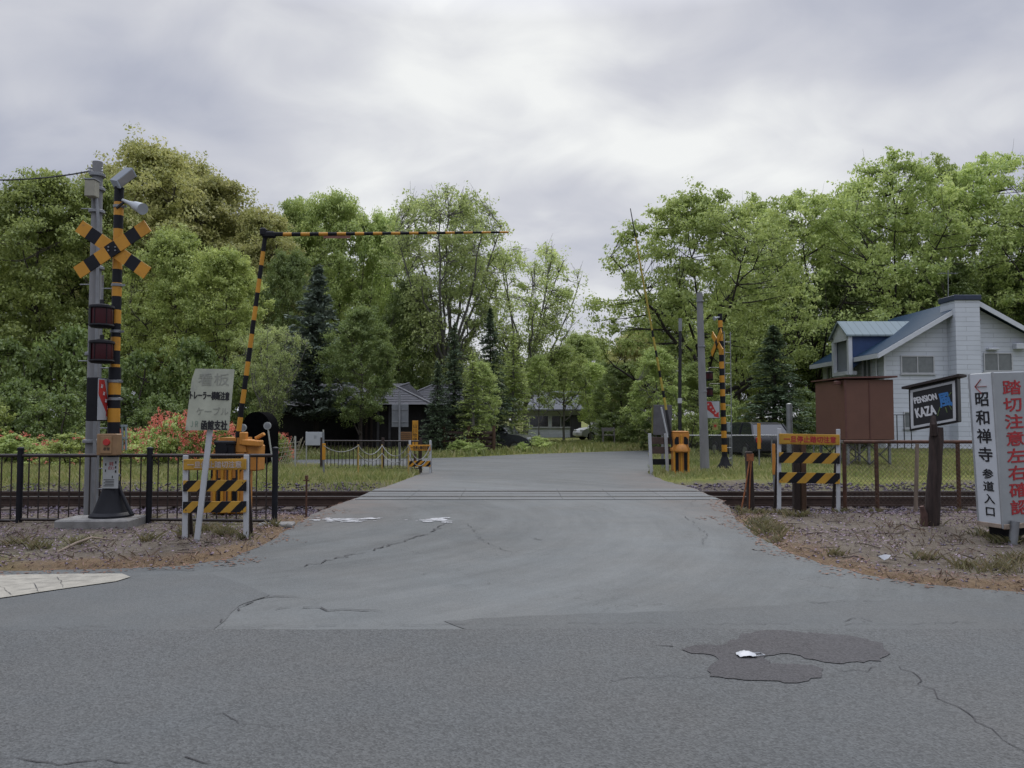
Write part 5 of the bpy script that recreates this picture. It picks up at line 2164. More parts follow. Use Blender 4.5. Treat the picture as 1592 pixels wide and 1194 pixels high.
def car(label, loc, yaw, paint, L_=4.2, W=1.7, H=1.45, hood=.95, kind='hatch', group=None):
    x, y, z = loc
    t = thing('parked_car', label, 'car', loc, group)
    m = Matrix.Translation(loc) @ Matrix.Rotation(yaw, 4, 'Z')

    def bd(prof, w0, w1, mb, mi=0):
        # profile in (length, height); sides pulled in with height
        hs = [p[1] for p in prof]
        lo, hi = min(hs), max(hs)
        n = len(prof)
        f = lambda p, s: Vector((p[0], s * (w0 + (w1 - w0) * (p[1] - lo) / (hi - lo)) / 2, p[1]))
        vs = [f(p, -1) for p in prof] + [f(p, 1) for p in prof]
        mb.add(vs, [tuple(range(n)), tuple(range(2 * n - 1, n - 1, -1))] + [(i, (i + 1) % n, n + (i + 1) % n, n + i) for i in range(n)], mi)
    l = L_ / 2
    body = [(-l, .35), (-l, .62), (-l + .06, .8), (-l + .15, .92), (l - 1.25, .95), (l - .5, .86), (l - .12, .72), (l, .55), (l, .35), (l - .3, .24), (-l + .3, .24)]
    mb = MB()
    bd(body, W, W * .93, mb)
    roof = [(-l + .2, .90), (-l + .55, H - .07), (-l + .9, H), (-.1, H), (.35, H - .07), (l - 1.15, .93)]
    cab = MB()
    bd(roof, W * .93, W * .74, cab)
    mb.xf(m).build('body', paint, t)
    cab.xf(m).build('greenhouse', glass_dark, t)
    mb = MB()
    bd([(-l + .58, H - .05), (-l + .9, H + .012), (-.1, H + .012), (.33, H - .05)], W * .76, W * .72, mb)
    for s in (-1, 1):
        for a, b in (((-l + .2, .92), (-l + .56, H - .05)), ((-.75, .94), (-.75, H - .01)), ((.34, H - .06), (l - 1.16, .95))):
            wa, wb = W * .93 / 2 + .005, W * .75 / 2 + .005
            mb.bar((a[0], s * (wa - .005), a[1]), (b[0], s * wb, b[1]), .07, .05)
    mb.xf(m).build('roof', paint, t)
    for sx in (-l + .72, l - .75):
        for s in (-1, 1):
            w = MB().cyl((sx, s * (W / 2 - .19), .3), (sx, s * (W / 2 + .01), .3), .3, n=24).xf(m).build('wheel', tyre_m, t)
            MB().cyl((sx, s * (W / 2 + .005), .3), (sx, s * (W / 2 + .02), .3), .19, n=18).xf(m).build('rim', rim_m, w)
    for s in (-1, 1):
        MB().box((l - .10, s * (W / 2 - .27), .70), (.12, .36, .13), 0, None, .03).xf(m).build('headlight', pm('headlight_clear', (.5, .52, .54), .1, var=.05, spec=.8), t)
        MB().box((-l + .02, s * (W / 2 - .2), .76), (.08, .2, .2), 0, None, .02).xf(m).build('tail_light', red_paint, t)
        MB().box((.55, s * (W / 2 + .03), .98), (.1, .16, .11), 0, None, .03).xf(m).build('mirror', paint, t)
    MB().box((l + .004, 0, .47), (.015, .34, .12)).xf(m).build('number_plate', offwhite, t)
    return t


carblk = pm('car_dark_paint', (.018, .020, .025), .35, .1, var=.1, spec=.4)
car('dark grey hatchback parked beyond the low log wall', (P(779, 690, 38.5).x, 38.5, -.12), R(-22), pm('car_grey_paint', (.10, .108, .118), .25, .5, var=.05, spec=.6), 3.6, 1.6, 1.35)
car('dark car parked behind the grey chain link fence near striped signal', (P(1166, 690, 31).x, 31.2, 0), R(100), carblk, 4.2, 1.7, 1.42)
car('small white car far off by the white house door', (P(934, 685, 56).x, 56, 0), R(200), pm('car_white_paint', (.55, .56, .57), .3, var=.05), 3.8, 1.6, 1.4)

# picnic bench far away
yb = 44
t = thing('picnic_bench', 'small weathered wooden bench on the verge where road bends away', 'bench', (P(946, 690, yb).x, yb, 0))
c = P(946, 681, yb)
MB().box((c.x, yb, .62), (.75, .5, .05)).build('seat', pm('grey_wood', (.2, .19, .18), .8, var=.2), t)
MB().box((c.x, yb + .25, .95), (.75, .05, .2)).build('backrest', pm('grey_wood', (.2, .19, .18)), t)
for dx in (-.32, .32):
    MB().box((c.x + dx, yb, .48), (.06, .45, 1.0)).build('leg', pm('grey_wood', (.2, .19, .18)), t)


#TREES
# ================================================================== VEGETATION
def leaf_mat(name, a, b, c=None, trans=.46, k=2.06):
    a, b, c = [[v[0] * k * 1.02, v[1] * k * .965, v[2] * k * 1.45] for v in (a, b, c or b)]
    m = bpy.data.materials.new(name)
    m.use_nodes = True
    nt = m.node_tree
    nt.nodes.clear()
    N, L = nt.nodes.new, nt.links.new
    out = N('ShaderNodeOutputMaterial')
    geo = N('ShaderNodeNewGeometry')
    tc = N('ShaderNodeTexCoord')
    oi = N('ShaderNodeObjectInfo')
    n = N('ShaderNodeTexNoise')
    n.inputs['Scale'].default_value = .55
    n.inputs['Detail'].default_value = 3
    L(tc.outputs['Object'], n.inputs['Vector'])
    ad = N('ShaderNodeMath')
    ad.operation = 'MULTIPLY_ADD'
    L(geo.outputs['Random Per Island'], ad.inputs[0])
    ad.inputs[1].default_value = .5
    mm = N('ShaderNodeMath')
    mm.operation = 'MULTIPLY_ADD'
    L(n.outputs[0], mm.inputs[0])
    mm.inputs[1].default_value = 1.1
    mm.inputs[2].default_value = -.28
    L(mm.outputs[0], ad.inputs[2])
    r = N('ShaderNodeValToRGB')
    e = r.color_ramp.elements
    e[0].position, e[0].color = .1, (*a, 1)
    e[1].position, e[1].color = .95, (*(c or b), 1)
    e.new(.55).color = (*b, 1)
    L(ad.outputs[0], r.inputs[0])
    hs = N('ShaderNodeHueSaturation')
    L(r.outputs[0], hs.inputs['Color'])
    v = N('ShaderNodeMath')
    v.operation = 'MULTIPLY_ADD'
    L(oi.outputs['Random'], v.inputs[0])
    v.inputs[1].default_value = .3
    v.inputs[2].default_value = .85
    L(v.outputs[0], hs.inputs['Value'])
    df = N('ShaderNodeBsdfDiffuse')
    tr = N('ShaderNodeBsdfTranslucent')
    L(hs.outputs[0], df.inputs[0])
    L(hs.outputs[0], tr.inputs[0])
    mx = N('ShaderNodeMixShader')
    mx.inputs[0].default_value = trans
    L(df.outputs[0], mx.inputs[1])
    L(tr.outputs[0], mx.inputs[2])
    gl = N('ShaderNodeBsdfGlossy')
    gl.inputs['Roughness'].default_value = .5
    gl.inputs[0].default_value = (.5, .52, .55, 1)
    m2 = N('ShaderNodeMixShader')
    m2.inputs[0].default_value = .05
    L(mx.outputs[0], m2.inputs[1])
    L(gl.outputs[0], m2.inputs[2])
    L(m2.outputs[0], out.inputs[0])
    return m


bark = pm('bark', (.075, .062, .052), .9, var=.3, scale=6, bump=.8, bscale=20, stretch=(2, 2, .4), stain=(.12, .115, .10), samt=.4)
bark_pale = pm('pale_bark', (.20, .19, .17), .85, var=.25, scale=5, bump=.5, stretch=(2, 2, .5))
bark_dark = pm('dark_bark', (.04, .033, .028), .9, var=.3, scale=6, bump=.8, stretch=(2, 2, .4))
LF = {
    'green': leaf_mat('leaf_mid_green', (.085, .115, .022), (.155, .195, .036), (.24, .28, .06)),
    'bright': leaf_mat('leaf_fresh_green', (.10, .145, .03), (.19, .245, .05), (.28, .33, .08)),
    'olive': leaf_mat('leaf_olive_bronze', (.108, .126, .026), (.178, .19, .042), (.245, .245, .07)),
    'oak': leaf_mat('leaf_oak_yellow_green', (.092, .13, .024), (.168, .215, .042), (.255, .305, .075)),
    'dark': leaf_mat('leaf_dark_green', (.046, .072, .013), (.085, .12, .022), (.145, .18, .04)),
    'spruce': leaf_mat('needle_dark', (.03, .048, .018), (.05, .075, .026), (.08, .11, .038), .2),
    'pine': leaf_mat('needle_blue_green', (.042, .060, .030), (.068, .090, .046), (.10, .125, .064), .2),
    'thin': leaf_mat('leaf_sparse', (.115, .15, .035), (.20, .25, .06), (.28, .32, .09)),
}


def tube_np(pts, rad, n=6):
    pts = np.asarray(pts, float)
    k = len(pts)
    d = np.gradient(pts, axis=0)
    d /= np.linalg.norm(d, axis=1)[:, None] + 1e-9
    ref = np.array([.31, .95, .05]) if abs(d[:, 1]).mean() < .8 else np.array([1.0, .05, .1])
    u = np.cross(d, ref)
    u /= np.linalg.norm(u, axis=1)[:, None] + 1e-9
    w = np.cross(d, u)
    a = np.arange(n) * 2 * math.pi / n
    V = pts[:, None, :] + (u[:, None, :] * np.cos(a)[None, :, None] + w[:, None, :] * np.sin(a)[None, :, None]) * np.asarray(rad)[:, None, None]
    i = np.arange(k - 1)[:, None] * n
    j = np.arange(n)[None, :]
    F = np.stack([i + j, i + (j + 1) % n, i + n + (j + 1) % n, i + n + j], -1).reshape(-1, 4)
    return V.reshape(-1, 3), F


class Acc:
    def __init__(s):
        s.V, s.F, s.n = [], [], 0

    def add(s, V, F):
        s.V.append(V)
        s.F.append(F + s.n)
        s.n += len(V)

    def mesh(s, name, mat, smooth=False):
        return np_mesh(name, np.concatenate(s.V), np.concatenate(s.F), mat, smooth)


def leaves_np(pos, L_, W, nrm, rg, along=None):
    N_ = len(pos)
    nrm = nrm / (np.linalg.norm(nrm, axis=1)[:, None] + 1e-9)
    t = rg.normal(size=(N_, 3)) if along is None else along + rg.normal(size=(N_, 3)) * .25
    t -= nrm * (t * nrm).sum(1)[:, None]
    t /= np.linalg.norm(t, axis=1)[:, None] + 1e-9
    b = np.cross(nrm, t)
    l = (L_ / 2)[:, None]
    w = (W / 2)[:, None]
    V = np.stack([pos - t * l, pos + b * w - t * l * .15, pos + t * l, pos - b * w - t * l * .15], 1).reshape(-1, 3)
    F = np.arange(4 * N_).reshape(-1, 4)
    return V, F


def bez(a, b, c, n):
    t = np.linspace(0, 1, n)[:, None]
    return a * (1 - t) ** 2 + 2 * b * t * (1 - t) + c * t * t


def gen_broad(seed, H=14.0, Rr=5.0, base=3.0, nc=120, nl=200, ls=.24, cr=1.0, style='round', tr=.22, flat_=.6, nlimb=9, barkm=None):
    if style in ('round', 'oak'):
        nc, nl, cr = int(nc * (1.75 if style == 'round' else 1.45)), int(nl * (.88 if style == 'round' else .66)), cr * (.78 if style == 'round' else .74)
    rg = np.random.default_rng(seed)
    lob = rg.uniform(0, 2 * math.pi, 4)

    def env(t, a):
        if style == 'round':
            r = np.sin(math.pi * (.16 + .80 * t)) ** .75
        elif style == 'oak':
            r = np.where(t > .3, np.sqrt(np.clip(1 - ((t - .3) / .72) ** 2, 0.02, 1)), .62 + 1.25 * t)
        elif style == 'vase':
            r = np.where(t < .75, .25 + .95 * t, np.sqrt(np.clip(1 - ((t - .75) / .27) ** 2, .02, 1)) * .96)
        elif style == 'bush':
            r = np.sqrt(np.clip(1 - t ** 2.2, .02, 1))
        lb = 1 + .16 * np.sin(2 * a + lob[0] + 3 * t) + .12 * np.sin(3 * a + lob[1] - 5 * t) + .10 * np.sin(5 * a + lob[2] + 7 * t)
        return Rr * r * lb
    t = rg.uniform(0, 1, nc) ** (.8 if style != 'bush' else 1.0)
    a = rg.uniform(0, 2 * math.pi, nc)
    f = np.sqrt(rg.uniform(.12, 1.0, nc))
    inner = rg.uniform(0, 1, nc) < .2
    f = np.where(inner, f * .5, .35 + .65 * f)
    rr = env(t, a) * f
    z = base + (H - base - cr * .35) * t
    C = np.stack([rr * np.cos(a), rr * np.sin(a), z], -1)
    if style == 'oak':
        C[:, 2] += (rg.uniform(-.4, .4, nc))
    # trunk
    wood = Acc()
    nt_ = 9
    th = H * (.72 if style in ('round',) else .5 if style != 'vase' else .3)
    tp = np.zeros((nt_, 3))
    tp[:, 2] = np.linspace(-.3, th, nt_)
    tp[:, 0] = np.cumsum(rg.normal(0, .12, nt_)) * np.linspace(0, 1, nt_)
    tp[:, 1] = np.cumsum(rg.normal(0, .12, nt_)) * np.linspace(0, 1, nt_)
    rad = tr * np.linspace(1.15, .35 if style != 'vase' else .8, nt_)
    rad[0] *= 1.35
    if style != 'bush':
        wood.add(*tube_np(tp, rad, 9))
    # limbs to well separated clumps
    idx = [int(np.argmax(C[:, 2]))]
    dmin = np.linalg.norm(C - C[idx[0]], axis=1)
    while len(idx) < nlimb:
        k = int(np.argmax(dmin))
        idx.append(k)
        dmin = np.minimum(dmin, np.linalg.norm(C - C[k], axis=1))
    nodes, nrad = [tp[3:]], [rad[3:] * .6]
    for k in idx:
        e = C[k]
        hd = np.hypot(e[0], e[1])
        zs = np.clip(e[2] - hd * rg.uniform(.7, 1.2), base * .55, th * .98) if style != 'bush' else .1
        s = np.array([np.interp(zs, tp[:, 2], tp[:, 0]), np.interp(zs, tp[:, 2], tp[:, 1]), zs])
        if style == 'bush':
            s = np.array([rg.normal(0, .15), rg.normal(0, .15), 0.])
        mid = s * .45 + e * .55 + np.array([0, 0, -.08 * hd if style != 'vase' else -.25 * hd]) + rg.normal(0, .25, 3)
        p = bez(s, mid, e, 9)
        p[1:-1] += rg.normal(0, .07, (7, 3))
        r0 = np.interp(zs, tp[:, 2], rad) * .62 if style != 'bush' else .045
        r = np.linspace(r0, .03, 9)
        wood.add(*tube_np(p, r, 7))
        nodes.append(p[2:])
        nrad.append(r[2:])
    ND = np.concatenate(nodes)
    NR = np.concatenate(nrad)
    for k in range(nc):
        e = C[k]
        dv = ND - e
        dist = np.linalg.norm(dv, axis=1) + np.clip(dv[:, 2], 0, 9) * 1.5
        j = int(np.argmin(dist))
        s = ND[j]
        mid = (s + e) / 2 + rg.normal(0, .15, 3) + np.array([0, 0, -.1])
        p = bez(s, mid, e + (e - s) / (np.linalg.norm(e - s) + .1) * .2, 5)
        wood.add(*tube_np(p, np.linspace(min(NR[j] * .6, .05), .008, 5), 5))
        if style == 'vase' or (style == 'oak' and k % 2 == 0):
            for q in range(5 if style == 'vase' else 2):
                e2 = e + rg.normal(0, cr * .55, 3) + np.array([0, 0, cr * .2])
                wood.add(*tube_np(bez(p[2], (p[3] + e2) / 2 + rg.normal(0, .1, 3), e2, 4), np.linspace(.014, .005, 4), 4))
    # leaves
    per = np.maximum(6, (nl * rg.uniform(.45, 1.45, nc)).astype(int))
    ci = np.repeat(np.arange(nc), per)
    M = len(ci)
    crr = cr * rg.uniform(.65, 1.35, nc)
    d = rg.normal(size=(M, 3))
    d /= np.linalg.norm(d, axis=1)[:, None]
    rad_ = rg.uniform(0, 1, M) ** .45
    off = d * rad_[:, None] * crr[ci][:, None]
    off[:, 2] *= flat_ * .8
    # ragged: knock clumps into sub sprays
    sub = rg.integers(0, 9, M)
    sd_ = rg.normal(0, .46, (nc, 9, 3)) * crr[:, None, None]
    off = off * .62 + sd_[ci, sub] * np.array([1, 1, .7])
    pos = C[ci] + off
    nrm = rg.normal(size=(M, 3)) * .75 + off / (crr[ci][:, None] + 1e-6) * .5 + np.array([0, 0, 1.0])
    L_ = ls * (.84 if style in ('round', 'oak') else 1) * rg.uniform(.55, 1.5, M)
    V, F = leaves_np(pos, L_, L_ * rg.uniform(.5, .8, M), nrm, rg)
    return wood, (V, F)


def gen_spruce(seed, H=9.0, Rr=2.0, base=.4, ls=.2, dens=1.0, droop=.35):
    rg = np.random.default_rng(seed)
    wood = Acc()
    tp = np.zeros((6, 3))
    tp[:, 2] = np.linspace(-.2, H, 6)
    wood.add(*tube_np(tp, np.linspace(.15, .015, 6), 8))
    PV, LV, WV, NV, AV = [], [], [], [], []
    z = base
    while z < H - .15:
        t = (z - base) / (H - base)
        rr = Rr * (1 - t) ** .85 * rg.uniform(.82, 1.12) + .08
        nb = int(7 + 5 * (1 - t))
        for k in range(nb):
            a = rg.uniform(0, 2 * math.pi)
            l = rr * rg.uniform(.6, 1.08)
            dirv = np.array([math.cos(a), math.sin(a), 0])
            s = np.array([0, 0, z + rg.uniform(-.12, .12)])
            e = s + dirv * l + np.array([0, 0, -droop * l * rg.uniform(.4, 1.1) + .12 * l])
            p = bez(s, (s + e) / 2 + np.array([0, 0, .1 * l]), e, 5)
            wood.add(*tube_np(p, np.linspace(.02, .005, 5), 4))
            m = int(26 * dens * (l + .3))
            u = rg.uniform(.12, 1.02, m)
            q = np.stack([np.interp(u, np.linspace(0, 1, 5), p[:, c]) for c in range(3)], -1)
            side = np.cross(dirv, [0, 0, 1.])
            wd = (.30 * l * (1 - u) + .10)
            q = q + side[None] * (rg.uniform(-1, 1, m) * wd)[:, None] + np.array([0, 0, 1]) * (rg.normal(0, .05, m) - .06)[:, None]
            PV.append(q)
            sg = np.sign(((q - s) @ side))
            AV.append(dirv[None] * .8 + side[None] * sg[:, None] * .7 + np.array([0, 0, -.3]))
            LV.append(ls * rg.uniform(.7, 1.5, m))
            NV.append(rg.normal(0, .4, (m, 3)) + np.array([0, 0, 1]))
        z += .30 * (1.15 - .5 * t)
    pos, al, L_, nr = np.concatenate(PV), np.concatenate(AV), np.concatenate(LV), np.concatenate(NV)
    V, F = leaves_np(pos, L_, L_ * .32, nr, rg, al)
    return wood, (V, F)


PROTO = {}


def proto(key, gen, leafkey, barkm):
    w, (V, F) = gen
    wm = w.mesh(key + '_trunk', barkm, True)
    cm = np_mesh(key + '_crown', V, F, LF[leafkey])
    H = max(V[:, 2].max(), 1)
    Rr = np.percentile(np.hypot(V[:, 0], V[:, 1]), 96)
    PROTO[key] = (wm, cm, H, Rr)


def variant(key, src, leafkey):
    wm, cm, H, Rr = PROTO[src]
    c2 = cm.copy()
    c2.materials.clear()
    c2.materials.append(LF[leafkey])
    PROTO[key] = (wm, c2, H, Rr)


proto('roundA', gen_broad(11, nc=150, nl=304, ls=0.203, cr=1.05), 'green', bark)
proto('roundB', gen_broad(12, nc=170, nl=272, ls=0.187, cr=.95, base=2.4), 'bright', bark)
proto('roundC', gen_broad(13, nc=130, nl=336, ls=0.211, cr=1.15, base=3.5, H=15), 'olive', bark)
variant('roundA_bright', 'roundA', 'bright')
variant('roundB_dark', 'roundB', 'dark')
variant('roundB_green', 'roundB', 'green')
variant('roundC_green', 'roundC', 'green')
variant('roundC_dark', 'roundC', 'dark')
variant('roundA_dark', 'roundA', 'dark')
proto('oakA', gen_broad(21, H=14, Rr=7, base=3.6, nc=250, nl=240, ls=0.211, cr=1.0, style='oak', tr=.33, flat_=.45, nlimb=13), 'oak', bark_dark)
proto('oakB', gen_broad(22, H=15, Rr=6, base=3.6, nc=170, nl=240, ls=0.211, cr=1.0, style='oak', tr=.30, flat_=.5, nlimb=12), 'oak', bark_dark)
variant('oakB_bright', 'oakB', 'bright')
proto('vaseA', gen_broad(31, H=13, Rr=4.2, base=3.2, nc=270, nl=125, ls=.145, cr=.62, style='vase', tr=.24, flat_=.9, nlimb=16), 'thin', bark_pale)
proto('vaseB', gen_broad(32, H=11, Rr=4.2, base=2.6, nc=230, nl=105, ls=.14, cr=.62, style='vase', tr=.17, flat_=.9, nlimb=14), 'thin', bark_pale)
proto('youngA', gen_broad(41, H=7.5, Rr=2.2, base=1.4, nc=95, nl=192, ls=0.133, cr=.55, tr=.09, flat_=.6, nlimb=9), 'bright', bark_pale)
proto('youngC', gen_broad(43, H=7.5, Rr=2.2, base=3.0, nc=75, nl=170, ls=.13, cr=.55, tr=.09, flat_=.6, nlimb=9), 'bright', bark_pale)
proto('youngB', gen_broad(42, H=8.5, Rr=1.9, base=1.2, nc=85, nl=176, ls=0.133, cr=.5, tr=.08, flat_=.6, nlimb=8), 'oak', bark_pale)
proto('bushA', gen_broad(51, H=2.6, Rr=1.8, base=.1, nc=60, nl=192, ls=0.117, cr=.42, style='bush', flat_=.7, nlimb=8), 'green', bark)
proto('bushB', gen_broad(52, H=2.2, Rr=2.0, base=.1, nc=60, nl=192, ls=0.125, cr=.45, style='bush', flat_=.7, nlimb=8), 'bright', bark)
variant('bushA_dark', 'bushA', 'dark')
proto('spruceA', gen_spruce(61, 10, 2.3, .5, .20, 1.25), 'spruce', bark_dark)
proto('spruceB', gen_spruce(62, 7, 1.7, .4, .17, 1.2, .25), 'spruce', bark_dark)
proto('pineA', gen_spruce(63, 9, 2.4, 1.6, .26, 1.2, -.15), 'pine', bark_dark)
proto('larch', gen_spruce(64, 7, 1.5, .6, .16, .8, .1), 'oak', bark_pale)

rgt = random.Random(77)


def tree(name, label, key, px, top, Y, hw, group, base=0.0, cat='tree'):
    """px: trunk column, top: treetop row, hw: half width of the crown in photograph pixels, all at distance Y"""
    wm, cm, H, Rr = PROTO[key]
    x = (px - CX) / FPX * Y
    h = P(px, top, Y).z - base
    t = thing(name, label, cat, (x, Y, base), group)
    a = bpy.data.objects.new('trunk' if cat == 'tree' else 'stem', wm)
    b = bpy.data.objects.new('crown' if cat == 'tree' else 'foliage', cm)
    for o in (a, b):
        COL.objects.link(o)
        o.parent = t
    s = hw / FPX * Y / Rr
    t.scale = (s, s * .5 + .5 * min(s, h / H), h / H)
    t.rotation_euler = (0, 0, rgt.choice((0, 1, 2, 3)) * .0 + rgt.uniform(-3.1, 3.1))
    return t


LW, RW, BW = 'trees of the wood beside the railway', 'tall trees around the guest house', 'trees beyond the bend of the road'
T = [
    ('broadleaf_tree', 'tall bronze-leaved tree with highest top behind the floodlight', 'roundC', 228, 198, 47, 118, LW),
    ('broadleaf_tree', 'wide bronze-leaved tree beside the highest treetop of the wood', 'roundC', 325, 250, 50, 120, LW),
    ('broadleaf_tree', 'olive-leaved tree standing behind the elbow of the bent gate arm', 'roundC', 405, 306, 48, 88, LW),
    ('broadleaf_tree', 'bronze-tinted tree just behind the concrete pole top', 'roundC', 165, 232, 52, 90, LW),
    ('broadleaf_tree', 'bronze-tinted tree filling the slope of the canopy above the horn speaker', 'roundC', 285, 226, 54, 95, LW),
    ('broadleaf_tree', 'fresh green tree rising between elbow of the gate arm and the pine', 'roundA_bright', 460, 302, 54, 72, LW),
    ('oak_tree', 'yellow-green oak closing the gap beside the huge spreading oak', 'oakB', 1185, 300, 54, 85, RW),
    ('oak_tree', 'fresh green oak in the dip of the canopy over the brown shed', 'oakB_bright', 1330, 278, 57, 90, RW),
    ('oak_tree', 'fresh green oak filling the canopy directly over the chimney cap', 'oakB', 1475, 240, 58, 90, RW),
    ('broadleaf_tree', 'mid green tree with big crown behind the overhead wire', 'roundA', 60, 258, 40, 115, LW),
    ('broadleaf_tree', 'mid green tree directly behind the concrete pole', 'roundB_green', 140, 262, 42, 90, LW),
    ('broadleaf_tree', 'green tree at the picture edge under the overhead wire', 'roundA', -60, 270, 42, 110, LW),
    ('broadleaf_tree', 'green tree with rounded crown behind the yellow crossed boards', 'roundB_green', 265, 345, 38, 90, LW),
    ('broadleaf_tree', 'dense green tree behind the leaning sign', 'roundA', 345, 380, 37, 75, LW),
    ('broadleaf_tree', 'fresh green tree rising above the bent gate arm', 'roundA_bright', 520, 292, 52, 85, LW),
    ('broadleaf_tree', 'fresh green tree beside the bare-limbed spreading tree', 'roundB', 595, 318, 52, 65, LW),
    ('broadleaf_tree', 'dark green tree between the bent arm and the blue-green pine', 'roundB_dark', 448, 380, 43, 60, LW),
    ('broadleaf_tree', 'glossy dark green tree overhanging the grey hipped roof', 'roundC_dark', 562, 462, 33.5, 56, LW),
    ('broadleaf_tree', 'dark green tree behind the hipped roof peak', 'roundA_dark', 640, 430, 48, 62, LW),
    ('pine_tree', 'dark blue-green pine tree before the fresh green trees', 'pineA', 492, 408, 35.5, 74, LW),
    ('bare_limbed_tree', 'tall spreading tree with pale limbs and sparse young leaves', 'vaseA', 692, 288, 46, 100, LW),
    ('bare_limbed_tree', 'shorter pale tree with thin twigs and few leaves over the road end', 'vaseB', 815, 366, 50, 95, LW),
    ('bare_shrub', 'twiggy half bare shrub above the black kiln', 'vaseB', 418, 495, 32.5, 48, LW),
    ('spruce_tree', 'dark spruce beside the dark building with slender top', 'spruceB', 706, 500, 35.2, 38, LW),
    ('spruce_tree', 'dark spruce standing behind the low log wall', 'spruceA', 762, 478, 38, 36, LW),
    ('spruce_tree', 'small dense spruce in front of the building wing', 'spruceB', 680, 560, 34.2, 30, LW),
    ('larch_tree', 'feathery light green larch beside the dark spruces', 'larch', 735, 545, 34.6, 34, LW),
    ('larch_tree', 'slender larch standing over the dark grey hatchback', 'larch', 798, 515, 40, 36, LW),
    ('young_tree', 'small fresh green tree in front of the dark spruces', 'youngA', 748, 558, 35.4, 34, BW),
    ('young_tree', 'small light green tree between the log wall and the far house', 'youngC', 796, 555, 41, 32, BW),
    ('young_tree', 'fresh green young tree standing by the bend beside the far house', 'youngA', 918, 560, 53, 36, BW),
    ('broadleaf_tree', 'dark tree shading the road end behind the small bench', 'roundB_dark', 950, 555, 58, 44, BW),
    ('young_tree', 'young fresh green tree with several pale stems by the white house', 'youngC', 876, 532, 50, 50, BW),
    ('young_tree', 'slim yellow-green tree just past the dark grey hatchback', 'youngC', 838, 545, 46, 32, BW),
    ('broadleaf_tree', 'green tree at the far end of the road gap', 'roundB', 925, 520, 75, 55, BW),
    ('broadleaf_tree', 'dark bushy tree where the road bends out of sight', 'roundB_dark', 968, 560, 49, 52, BW),
    ('broadleaf_tree', 'olive tree above the dark bushy tree at the bend', 'roundC', 985, 508, 58, 55, BW),
    ('young_tree', 'light green young tree behind the raised gate arm', 'youngA', 1020, 535, 37, 48, RW),
    ('young_tree', 'light green young tree behind the slim black pole', 'youngA', 1082, 560, 38, 45, RW),
    ('broadleaf_tree', 'pale green tree filling the gap where the road ends', 'roundB', 900, 512, 68, 50, BW),
    ('broadleaf_tree', 'rounded fresh green tree behind the slim pale stems', 'roundA_bright', 858, 545, 76, 45, BW),
    ('oak_tree', 'huge spreading oak with dark crooked limbs behind the raised gate arm', 'oakA', 1090, 282, 42, 160, RW),
    ('oak_tree', 'oak with yellow-green crown rising between the big oak and the house', 'oakB', 1262, 285, 50, 128, RW),
    ('oak_tree', 'tallest oak with open limbs above the blue roof', 'oakB_bright', 1400, 238, 53, 142, RW),
    ('oak_tree', 'oak with fresh green crown above the chimney', 'oakB_bright', 1545, 228, 55, 125, RW),
    ('oak_tree', 'oak at the picture edge behind the white box sign', 'oakB', 1660, 262, 50, 125, RW),
    ('spruce_tree', 'broad dark spruce standing beside the brown shed', 'spruceA', 1204, 505, 33.5, 62, RW),
    ('broadleaf_tree', 'dark green tree directly behind the blue dormer roof', 'roundA_dark', 1300, 420, 50, 75, RW),
    ('broadleaf_tree', 'dark green tree behind the house chimney', 'roundB_dark', 1470, 400, 52, 85, RW),
    ('broadleaf_tree', 'dark green tree behind the end of the house roof', 'roundA_dark', 1590, 400, 52, 85, RW),
    ('broadleaf_tree', 'mid green tree between the big oak and the dark spruce', 'roundB_green', 1150, 430, 50, 75, RW),
]
for a in T:
    t = tree(*a)
    if a[2] == 'oakA':
        t.rotation_euler.z += 1.9
BACK = 'trees deep in the wood'
BL = 'tree deep in the wood mostly hidden by the trees before it'
for px, top, Y, hw, k in ((-40, 330, 60, 110, 'roundA_dark'), (60, 330, 62, 100, 'roundB_dark'), (170, 330, 60, 90, 'roundA_dark'), (260, 330, 62, 100, 'roundC_green'), (350, 360, 60, 90, 'roundA_dark'), (430, 370, 62, 80, 'roundB_dark'),
                          (500, 390, 64, 80, 'roundA_dark'), (570, 400, 64, 70, 'roundC_green'), (640, 470, 62, 70, 'roundB_dark'), (705, 530, 66, 60, 'roundA_dark'), (760, 560, 70, 60, 'roundB_green'), (1000, 500, 72, 70, 'roundB_dark'),
                          (1060, 450, 62, 80, 'roundA_dark'), (1140, 440, 66, 80, 'roundB_dark'), (1220, 430, 64, 80, 'roundA_dark'), (1350, 400, 66, 90, 'roundB_dark'), (1430, 420, 66, 80, 'roundA_dark'), (1530, 400, 66, 90, 'roundB_dark'),
                          (1640, 400, 66, 90, 'roundA_dark'), (880, 600, 90, 60, 'roundB_green'), (830, 580, 88, 50, 'roundA'), (940, 590, 100, 60, 'roundA')):
    tree('broadleaf_tree', BL, k, px, top, Y, hw, BACK)
US = 'shrubs along the edge of the wood'
UL = 'leafy green shrub at the edge of the wood'
